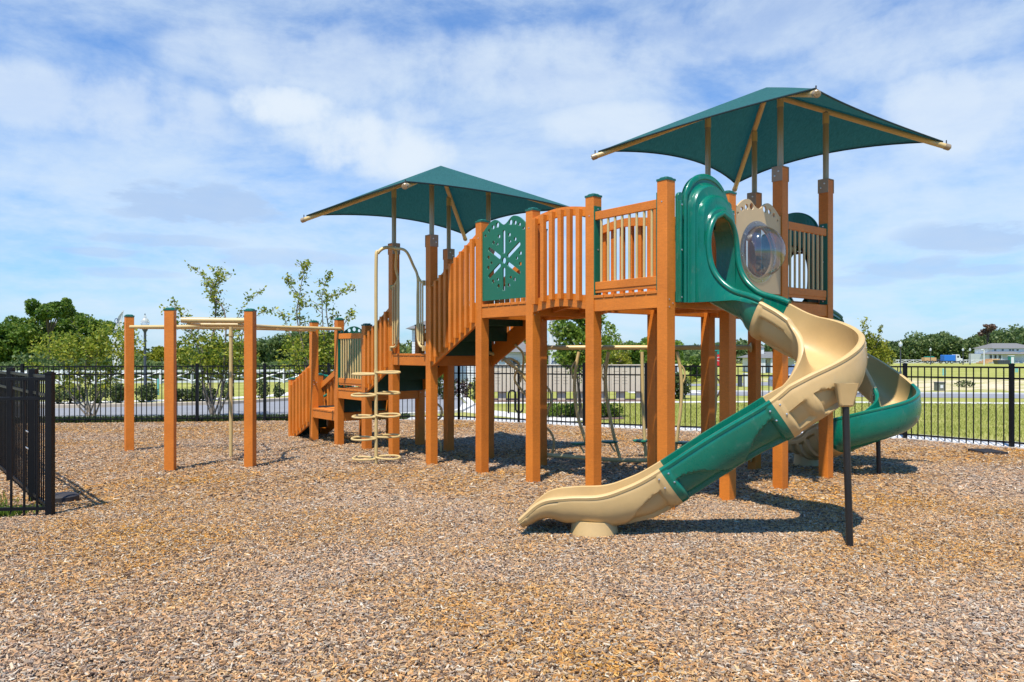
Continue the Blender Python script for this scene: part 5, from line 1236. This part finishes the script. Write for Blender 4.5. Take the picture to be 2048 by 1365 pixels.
# grass blades on the near lawns, weeds by the gate
def blades(name, n, fx, seed, h, mat='grass', label=None):
    r = np.random.default_rng(seed); x, y = fx(r, n); n = len(x)
    z = np.array([gz(a, b) for a, b in zip(x, y)]); a = r.uniform(0, 2*PI, n); hh = h*(.5+r.random(n)); w = hh*.10+.003; ln = r.normal(0, .35, n)
    s = np.stack([np.cos(a), np.sin(a), 0*a], 1)*w[:, None]; t = np.stack([np.sin(a)*ln, np.cos(a)*ln, np.ones(n)], 1)*hh[:, None]; c = np.stack([x, y, z], 1)
    o = np_quads(name, np.stack([c-s, c+s, c+t+s*.15, c+t-s*.15], 1), mat, None, r.random(n)); o['kind'] = 'stuff'; o['label'] = label; o['category'] = 'grass'
def lawn_right(r, n):
    x = r.uniform(1.6, 17, n); y = r.uniform(9, 24.5, n); fx = [p[0] for p in FENCE]; fy = [p[1] for p in FENCE]
    k = (y > np.interp(x, fx, fy)+.78+.35*(x > 6)) & (x < y*.78) & ~((x < 2.75) & (y > 17.7) & (y < 19.4)); return x[k], y[k]
blades('lawn_grass', 80000, lawn_right, 8, .032, label='short green lawn grass behind the right fence')
def weeds(r, n):
    x = np.concatenate([r.normal(cx, .16, n//5) for cx in (-5.1, -4.75, -5.6, -5.3, -6.0)]); y = np.concatenate([r.normal(cy, .14, n//5) for cy in (7.05, 6.95, 7.6, 7.3, 8.0)]); k = (x < -4.35) & (y > 6.8); return x[k], y[k]
blades('weeds', 9000, weeds, 9, .055, 'leafC', 'green weeds growing in the chips behind the near fence')
def tuft(r, n): return np.concatenate([r.normal(-3.95, .09, n//2), r.normal(-6.8, .12, n//2)]), np.concatenate([r.normal(7.45, .05, n//2), r.normal(11.9, .07, n//2)])
blades('weeds', 900, tuft, 10, .035, 'leafE', 'small green weed tufts growing through the chips at the left')
def verge(r, n):
    x = r.uniform(-14, -2.5, n); y = np.interp(x, [p[0] for p in FENCE], [p[1] for p in FENCE])+r.uniform(.05, .75, n); return x, y
blades('verge_weeds', 26000, verge, 12, .10, 'leafE', 'low ground cover plants along the outer side of the back fence')

# ------------------------------------------------------------------ far things
def lamp(px, d, h, label, s=1.0):
    x = px2(px, d); g = gz(x, d); r = empty('street_lamp', (x, d, g)); tag(r, label, 'street lamp', 'street lamps')
    MB().lathe((x, d, g), [(.10*s, 0), (.10*s, .25*s), (.055*s, .35*s), (.05*s, h-.75*s), (.06*s, h-.7*s), (.11*s, h-.62*s), (.12*s, h-.5*s), (.0005, h-.5*s)], 14).build('lamp_pole', 'lampgrey', r, smooth=True, angle=40)
    MB().lathe((x, d, g+h-.5*s), [(.09*s, 0), (.16*s, .10*s), (.17*s, .2*s), (.12*s, .33*s), (.05*s, .38*s), (.05*s, .42*s), (.03*s, .46*s), (.0005, .50*s)], 18).build('lamp_globe', 'globe', r, smooth=True)
    MB().tube([(x, d, g+h-.03*s), (x, d, g+h+.05*s)], .02*s, 8).build('lamp_finial', 'lampgrey', r)
lamp(290, 31, 3.28, 'dark lamp post with a clear globe between the two left posts')
lamp(740, 40, 3.3, 'lamp globe just showing above the low stair post')
lamp(1801, 66, 2.95, 'nearer dark lamp post right of the yellow green tree', 1.0)
for px, l in ((1779, 'small white globed lamp left of the nearer right lamp post'), (1861, 'small lamp above the orange truck'), (1926, 'small lamp right of the blue truck'), (1940, 'small lamp furthest right before the pale house')): lamp(px, 165, 3.7, l, 1.35)

M['print'] = simple('dark_blue_print', (0.03, 0.05, 0.16), .5)
def feather_flag(px, d, h, marks, label, lean=.25):
    x = px2(px, d); g = gz(x, d); r = empty('feather_flag', (x, d, g)); tag(r, label, 'flag')
    P = smooth_path([(x, d, g), (x+.0, d, g+h*.5), (x+lean*.35, d, g+h*.85), (x+lean, d, g+h)], 8); MB().tube(P, .014, 6).build('flag_pole', 'white', r)
    Z = [(g+h*.22, .42), (g+h*.5, .46), (g+h*.75, .42), (g+h*.9, .25), (g+h, .02)]; rows = []
    for i in range(25):
        t = i/24; z = g+h*.22+(h*.78)*t; xo = interp([(p.z, p.x) for p in P], z); w = interp(Z, z); rows.append([(xo+w*k/6, d+.05*math.sin(k*1.1+t*6), z) for k in range(7)])
    MB().grid(rows).build('banner', 'white', r, smooth=True, solid=.003)
    for (t, kind) in marks:
        m = MB()
        z = g+h*t; cx = x+.22
        if kind == 'O': m.tube([(cx+.09*math.cos(a), d-.07, z+.13*math.sin(a)) for a in [2*PI*k/16 for k in range(16)]], .018, 6, closed=True)
        else: m.tube([(cx-.11, d-.07, z-.07), (cx-.05, d-.07, z+.06), (cx+.05, d-.07, z+.05), (cx+.11, d-.07, z-.05)], .024, 6)
        m.build('banner_mark', 'print', r)

feather_flag(226, 40, 4.05, [(.72, 'O'), (.86, 'O')], 'white feather flag rising behind the leftmost post', lean=.55)
feather_flag(1098, 34, 3.35, [(.78, 'O'), (.46, 'c'), (.38, 'c'), (.30, 'c')], 'white feather flag beside the house seen left of the young tree', lean=.05)
# pipe stubs in the left field
for px in (316, 331):
    x = px2(px, 30.5); g = gz(x, 30); m = MB(); m.lathe((x, 30.5, g), [(.05, 0), (.05, .62), (.046, .66), (.0005, .66)], 14)
    tag(m.build('utility_marker', 'pvcgreen', smooth=True, angle=40), 'pale green utility marker pipe, %s of the pair in the left field' % ('left' if px == 316 else 'right'), 'utility marker', 'pale green marker pipes')

# white crossbuck fence across the left field, rail fence on the right
def crossbuck(p, q, n, h, name, label):
    r = empty(name, (p[0], p[1], gz(*p))); tag(r, label, 'fence')
    for i in range(n):
        a = lerp2(p, q, i/n); b = lerp2(p, q, (i+1)/n); ga, gb = gz(*a), gz(*b); m = MB()
        m.box(a[0]-.06, a[0]+.06, a[1]-.06, a[1]+.06, ga, ga+h+.05); m.build('fence_post', 'white', r)
        m = MB()
        for z in (.12, h-.05): m.hexa([(a[0], a[1]-.02, ga+z-.06), (b[0], b[1]-.02, gb+z-.06), (b[0], b[1]+.02, gb+z-.06), (a[0], a[1]+.02, ga+z-.06), (a[0], a[1]-.02, ga+z+.06), (b[0], b[1]-.02, gb+z+.06), (b[0], b[1]+.02, gb+z+.06), (a[0], a[1]+.02, ga+z+.06)])
        m.tube([(a[0], a[1]-.03, ga+.15), (b[0], b[1]-.03, gb+h-.1)], .045, 4); m.tube([(a[0], a[1]+.03, ga+h-.1), (b[0], b[1]+.03, gb+.15)], .045, 4)
        m.build('fence_rails', 'white', r)
crossbuck((-34, 41), (-7, 47), 16, .80, 'white_fence', 'white crossbuck rail fence along the back of the left field')
crossbuck((px2(1440, 196), 196), (px2(2110, 204), 204), 44, 1.0, 'white_fence', 'long white crossbuck fence far off below the right hand wood')

# mailbox bank
def mailboxes():
    y0 = 26.2; x0 = px2(986, y0)-.02; n = 9; w = .70; k = 0
    for i in range(n):
        x = x0+i*w*.98; g = gz(x, y0); r = empty('mailbox_unit', (x+w/2, y0, g)); tag(r, ORD[i]+' tan cluster mailbox cabinet from the left in the row behind the lawn', 'mailbox', 'tan cluster mailboxes in a row')
        MB().box(x+.01, x+w-.01, y0, y0+.42, g+.30, g+1.20).build('cabinet', 'kiosk', r, bevel=.012)
        MB().box(x-.005, x+w-.003, y0-.03, y0+.45, g+1.20, g+1.235).build('cabinet_lid', 'kiosk', r)
        MB().box(x+w*.3, x+w*.7, y0+.1, y0+.32, g, g+.30).build('mailbox_pedestal', 'kiosk', r)
        m = MB()
        for c in (range(2) if i in (3, 6) else (i % 2,)):
            for q in range(5): m.box(x+.09+c*.30, x+.09+c*.30+.18, y0-.004, y0+.002, g+.58+q*.105, g+.588+q*.105)
        m.build('mail_slots', 'kioskdark', r)
        MB().box(x+w*.5-.004, x+w*.5+.004, y0-.005, y0+.001, g+.34, g+1.16).build('door_seam', 'kioskdark', r)
mailboxes()
# bicycle rack
def bike_rack():
    d = 19.9; x = px2(1017, d); g = gz(x, d); pts = [(x, d, g-.02)]; 
    for k in range(3):
        xa = x+.27*2*k*.5*2*.5
    P = [(x, g), (x, g+.52)]+[(x+.095-.095*math.cos(t), g+.52+.10*math.sin(t)) for t in [PI*i/8 for i in range(1, 8)]]+[(x+.19, g+.52), (x+.19, g+.14)]+[(x+.285-.095*math.cos(t), g+.14-.10*math.sin(t)) for t in [PI*i/8 for i in range(1, 8)]]+[(x+.38, g+.14), (x+.38, g+.52)]+[(x+.475-.095*math.cos(t), g+.52+.10*math.sin(t)) for t in [PI*i/8 for i in range(1, 8)]]+[(x+.57, g+.52), (x+.57, g)]
    o = MB().tube([(a, d, b) for a, b in P], .024, 10).build('bicycle_rack', 'black', smooth=True); tag(o, 'black wave shaped bicycle rack on the path behind the fence', 'bicycle rack')
bike_rack()

def window(m_parent, x0, x1, y, z0, z1):
    f = MB().box(x0-.06, x1+.06, y-.05, y-.002, z0-.06, z1+.06).build('window', 'white', m_parent)
    MB().box(x0, x1, y-.06, y-.051, z0, z1).build('pane', 'glass', f)
def siding_lines(m, x0, x1, y, z0, z1, st=.16):
    z = z0
    while z < z1: m.box(x0, x1, y-.018, y, z, z+st*.82); z += st
def hip_roof(x0, x1, y0, y1, z0, z1, ov=.35):
    m = MB(); cx0 = x0+(z1-z0)*1.6; cx1 = x1-(z1-z0)*1.6; cy = (y0+y1)/2
    if cx0 > cx1: cx0 = cx1 = (x0+x1)/2
    m.add([(x0-ov, y0-ov, z0), (x1+ov, y0-ov, z0), (x1+ov, y1+ov, z0), (x0-ov, y1+ov, z0), (cx0, cy, z1), (cx1, cy, z1)], [(0, 1, 5, 4), (1, 2, 5), (2, 3, 4, 5), (3, 0, 4), (3, 2, 1, 0)]); return m
def house_mid():
    y = 45; g = gz(-3, y); xa, xb = px2(824, y), px2(1078, y); r = empty('house', ((xa+xb)/2, y, g)); tag(r, 'pale sided house with a grey roof mostly hidden behind the stairs', 'house')
    m = MB(); m.box(xa, px2(905, y), y, y+7, g, 1.45+(704.8-660)/FPX*y); m.box(px2(905, y), xb, y+1.0, y+7, g, 1.45+(704.8-704)/FPX*(y+1)); m.build('wall', 'siding', r)
    m = MB(); siding_lines(m, xa, px2(905, y), y-.001, g+.1, 3.35-.6); siding_lines(m, px2(905, y), xb, y+.999, g+.1, 1.38); m.build('siding_boards', 'siding', r)
    ze = 1.45+(704.8-658)/FPX*y
    hip_roof(xa, px2(905, y), y, y+7, ze, ze+.95).build('roof', 'roof', r); hip_roof(px2(905, y)+.1, xb, y+1, y+7, 1.46, 2.35).build('porch_roof', 'roof', r)
    for px in (1018, 1031, 990): window(r, px2(px, y+1)-.16, px2(px, y+1)+.16, y+.98, .05, .95)
    MB().box(px2(1050, y), px2(1078, y), y-.6, y+1.0, 1.2, 1.45).build('porch_beam', 'lampgrey', r)
    for px in (1051, 1077): MB().box(px2(px, y-.5)-.08, px2(px, y-.5)+.08, y-.5, y-.34, g, 1.2).build('porch_post', 'white', r)
house_mid()
def house_far():
    y = 204; r = empty('house', (px2(2020, y), y, gz(60, y))); g = gz(60, y); tag(r, 'white two storey house with grey hip roofs at the far right edge', 'house')
    X = lambda p: px2(p, y); Z = lambda p: 1.45-(p-704.8)/FPX*y
    m = MB(); m.box(X(1990), X(2075), y+1, y+9, g, Z(697)); m.box(X(1978), X(2110), y, y+9, g, Z(708)); m.build('wall', 'siding', r)
    hip_roof(X(1990), X(2075), y+1, y+9, Z(697), Z(686.5), .5).build('roof', 'roof', r); hip_roof(X(1978), X(2040), y-1.5, y+3, Z(708.5), Z(703.5), .4).build('porch_roof', 'roof', r); hip_roof(X(2040), X(2110), y-.5, y+3, Z(708.5), Z(703.0), .4).build('garage_roof', 'roof', r)
    for p in (1995, 2010, 2025, 2031, 2040): window(r, X(p)-.25, X(p)+.25, y+1, Z(702), Z(699))
    for p in (1983, 1992, 2001): window(r, X(p)-.4, X(p)+.4, y, Z(717), Z(711))
    for p in (1979, 1988, 1997): MB().box(X(p)-.12, X(p)+.12, y-1.4, y-1.2, g, Z(708.5)).build('porch_post', 'white', r)
house_far()
def porch_house():
    y = 72; r = empty('house', (px2(1545, y), y, gz(20, y))); g = gz(20, y); tag(r, 'white building with a small roof cupola seen between the tower post and the slide', 'house')
    X = lambda p: px2(p, y); Z = lambda p: 1.45-(p-704.8)/FPX*y
    MB().box(X(1530), X(1600), y+1.5, y+7, g, Z(717)).build('wall', 'siding', r); hip_roof(X(1522), X(1608), y, y+7.5, Z(716.5), Z(704), .1).build('roof', 'roof', r)
    MB().box(X(1532), X(1545), y+2.4, y+3.0, Z(711), Z(695)).build('cupola', 'white', r); hip_roof(X(1532), X(1545), y+2.4, y+3, Z(695), Z(689), .1).build('cupola_roof', 'roof', r)
    for p in (1524, 1529, 1545, 1560): MB().box(X(p)-.13, X(p)+.13, y+.1, y+.35, g, Z(717)).build('porch_post', 'white', r)
    MB().box(X(1536), X(1543), y+1.45, y+1.5, g, Z(721)).build('door', 'glass', r)
porch_house()

# stop sign with street names
def stop_sign():
    d = 33.5; x = px2(1434, d); g = gz(x, d); r = empty('stop_sign', (x, d, g)); tag(r, 'red stop sign with green street name plates above it', 'road sign')
    Z = lambda p: 1.45-(p-704.8)/FPX*d
    MB().tube([(x, d+.04, g), (x, d+.04, Z(698))], .03, 8).build('sign_pole', 'black', r)
    R_ = .31; z = Z(719); P = [(x+R_*math.cos(PI/8+k*PI/4), z+R_*math.sin(PI/8+k*PI/4)) for k in range(8)]
    m = MB(); m.add([(a, d, b) for a, b in P]+[(a, d+.01, b) for a, b in P], [tuple(range(8)), tuple(range(15, 7, -1))]+[(i, (i+1) % 8, 8+(i+1) % 8, 8+i) for i in range(8)]); f = m.build('sign_face', 'red', r)
    me = text_mesh('STOP', .26); t = bpy.data.objects.new('lettering', me); me.materials.clear(); me.materials.append(M['white']); link(t, r); t.location = Vector((x, d-.008, z))-Vector(r.location); t.rotation_euler = (PI/2, 0, 0)
    for zz, w in ((Z(700), .30), (Z(706.5), .30)): MB().box(x-w, x+w, d-.005, d+.005, zz-.06, zz+.06).build('name_plate', 'signgreen', r)
stop_sign()
x = px2(1350, 38); g = gz(x, 38); r = empty('entrance_sign', (x, 38, g)); tag(r, 'small white sign with a dark square right of the mailboxes', 'sign')
MB().box(x-.22, x+.22, 38, 38.04, .35, .85).build('sign_board', 'white', r); MB().box(x-.1, x+.12, 37.99, 37.999, .45, .72).build('sign_mark', 'lampgrey', r); MB().box(x-.03, x+.03, 38.01, 38.05, g, .35).build('sign_pole', 'white', r)
for px, hh, mt, lb in ((1481, .55, 'lampgrey', 'dark utility pedestal on the far lawn left of the tower post'), (1492, .62, 'white', 'white utility pedestal on the far lawn left of the tower post')):
    x = px2(px, 38); g = gz(x, 38); m = MB(); m.box(x-.09, x+.09, 38, 38.18, g, g+hh); m.box(x-.11, x+.11, 37.98, 38.2, g+hh-.001, g+hh+.06); tag(m.build('utility_pedestal', mt, bevel=.01), lb, 'utility box')
x = px2(1883, 33); g = gz(x, 33); r = empty('utility_box', (x, 33, g)); tag(r, 'grey utility box with a white label on the plot right of the second slide', 'utility box')
MB().box(x-.17, x+.17, 33, 33.3, g, g+.36).build('cabinet', simple('grey_green_box', (0.16, 0.17, 0.13), .6), r, bevel=.01); MB().box(x-.05, x+.07, 32.992, 32.999, g+.12, g+.26).build('label_plate', 'white', r); MB().box(x-.19, x+.19, 32.98, 33.32, g+.36, g+.39).build('cabinet_lid', 'roof', r)
for px, dd, lb in ((1888, 62, 'light blue marker stub on the grass left of the utility box'), (2033, 75, 'first pale green pipe pair below the far house')):
    x = px2(px, dd); g = gz(x, dd); m = MB(); m.lathe((x-.07, dd, g), [(.06, 0), (.06, .55), (.0005, .57)], 10); m.lathe((x+.09, dd, g), [(.06, 0), (.06, .5), (.0005, .52)], 10); tag(m.build('utility_marker', 'pvcgreen'), lb, 'utility marker')

# parked vehicles and site things
def wheel(parent, x, y, z, r_, ax=(0, 1, 0)):
    w = MB().lathe((x, y, z), [(r_*.6, -.09), (r_*.95, -.09), (r_, -.06), (r_, .06), (r_*.95, .09), (r_*.6, .09)], 20, axis=ax).build('wheel', 'rubber', parent, smooth=True)
    MB().lathe((x, y, z), [(r_*.6, -.095), (r_*.2, -.07), (r_*.12, -.10), (.001, -.10)], 20, axis=(0, 1, 0)).build('rim', 'rim', w, smooth=True)
def car():
    d = 29.0; x1 = px2(1727, d); g = gz(x1, d); L_ = 3.2; x0 = x1-L_; r = empty('parked_car', ((x0+x1)/2, d, g)); tag(r, 'dark blue car parked on the street, seen between the two slides', 'car')
    prof = [(p*.865, q) for p, q in [(0, .30), (0, .62), (.25, .80), (.75, .86), (1.15, 1.18), (2.5, 1.22), (3.05, .86), (3.55, .78), (3.7, .62), (3.7, .28)]]
    m = MB(); n = len(prof); m.add([(x0+a, d+.0, g+b) for a, b in prof]+[(x0+a, d+1.45, g+b) for a, b in prof], [tuple(range(n)), tuple(range(2*n-1, n-1, -1))]+[(i, (i+1) % n, n+(i+1) % n, n+i) for i in range(n)])
    m.build('body', 'carblue', r, smooth=True, angle=30, bevel=.05)
    m = MB(); m.add([(x0+a*.865, d-.004, g+b) for a, b in ((.85, .87), (1.2, 1.13), (2.45, 1.16), (2.9, .87))], [(0, 1, 2, 3)]); m.build('side_window', 'glass', r)
    for a in (.62, 2.58): wheel(r, x0+a, d-.02, g+.27, .27); wheel(r, x0+a, d+1.4, g+.27, .27)
    MB().box(x1-.16, x1+.012, d+.08, d+.35, g+.55, g+.68).build('headlight', 'rim', r)
car()
def truck(px, d, load, label, w=4.6):
    x = px2(px, d); g = gz(x, d); r = empty('truck', (x, d, g)); tag(r, label, 'truck')
    MB().box(x-w/2, x+w/2, d, d+1.9, g+.45, g+.65).build('chassis', 'lampgrey', r)
    if load == 'blue':
        MB().box(x-w/2, x+w*.12, d-.05, d+1.95, g+.65, g+2.2).build('tarpaulin', 'blue', r, bevel=.1)
        m = MB(); m.add([(x+w*.15, d, g+.5), (x+w*.55, d, g+.5), (x+w*.55, d, g+1.25), (x+w*.40, d, g+1.4), (x+w*.33, d, g+2.3), (x+w*.15, d, g+2.35), (x+w*.15, d+1.9, g+.5), (x+w*.55, d+1.9, g+.5), (x+w*.55, d+1.9, g+1.25), (x+w*.40, d+1.9, g+1.4), (x+w*.33, d+1.9, g+2.3), (x+w*.15, d+1.9, g+2.35)], [(0, 1, 2, 3, 4, 5), (11, 10, 9, 8, 7, 6)]+[(i, (i+1) % 6, 6+(i+1) % 6, 6+i) for i in range(6)]); cb = m.build('cab', 'white', r, bevel=.05)
        MB().box(x+w*.2, x+w*.31, d-.01, d-.002, g+1.5, g+2.05).build('cab_window', 'glass', cb)
    else:
        MB().box(x-w/2, x+w*.15, d+.05, d+1.8, g+.66, g+1.55).build('lumber_load', 'orange', r, bevel=.05); MB().box(x-w*.4, x+w*.05, d+.2, d+1.6, g+1.55, g+1.85).build('green_cover', 'signgreen', r, bevel=.05)
        MB().box(x+w*.2, x+w*.5, d+.4, d+1.5, g+.66, g+1.1).build('machine_body', 'lampgrey', r, bevel=.05)
    for a in (-.38, -.1, .38): wheel(r, x+w*a, d, g+.4, .40)
truck(1868, 196, 'orange', 'truck loaded with orange lumber in front of the far white fence')
truck(1907, 192, 'blue', 'white truck with a blue tarpaulin on its bed far across the field')
x = px2(1990, 190); g = gz(x, 190); m = MB()
for i in range(4): m.box(x-3+i*.8, x-1.6+i*1.0, 190+i*.1, 193, g+i*.3, g+i*.3+.298)
tag(m.build('lumber_pile', 'orange', bevel=.05), 'tan pile of lumber in front of the far white house', 'lumber pile')
x = px2(2008, 165); g = gz(x, 165); m = MB(); m.add([(x-1.2, 165, g+.1), (x+1.2, 165, g+.1), (x+1.5, 165, g+1.0), (x-1.5, 165, g+1.0), (x-1.2, 166.5, g+.1), (x+1.2, 166.5, g+.1), (x+1.5, 166.5, g+1.0), (x-1.5, 166.5, g+1.0)], [(0, 1, 2, 3), (7, 6, 5, 4), (0, 4, 5, 1), (1, 5, 6, 2), (3, 2, 6, 7), (4, 0, 3, 7)])
for i in range(5): m.box(x-1.1+i*.5, x-1.02+i*.5, 164.93, 164.999, g+.2, g+.95)
tag(m.build('skip_container', 'lampgrey'), 'dark grey waste skip to the left of the site toilet', 'skip')
x = px2(2025, 186); g = gz(x, 186); r = empty('portable_toilet', (x, 186, g)); tag(r, 'small green and white portable toilet beside the far house', 'portable toilet')
MB().box(x-.5, x+.5, 186, 187, g, g+1.9).build('cabin', 'signgreen', r, bevel=.05); MB().box(x-.35, x+.35, 185.97, 185.999, g+.1, g+1.7).build('door', 'white', r); MB().box(x-.55, x+.55, 185.95, 187.05, g+1.9, g+2.05).build('roof', 'white', r, bevel=.05)
x = px2(1968, 150); g = gz(x, 150); m = MB(); m.tube([(x, 150, g), (x, 150, g+2.9), (x-.2, 150, g+3.1), (x-.6, 150, g+3.1)], .11, 8); tag(m.build('site_light', 'white'), 'thin white angled pole beside the lumber pile', 'pole')
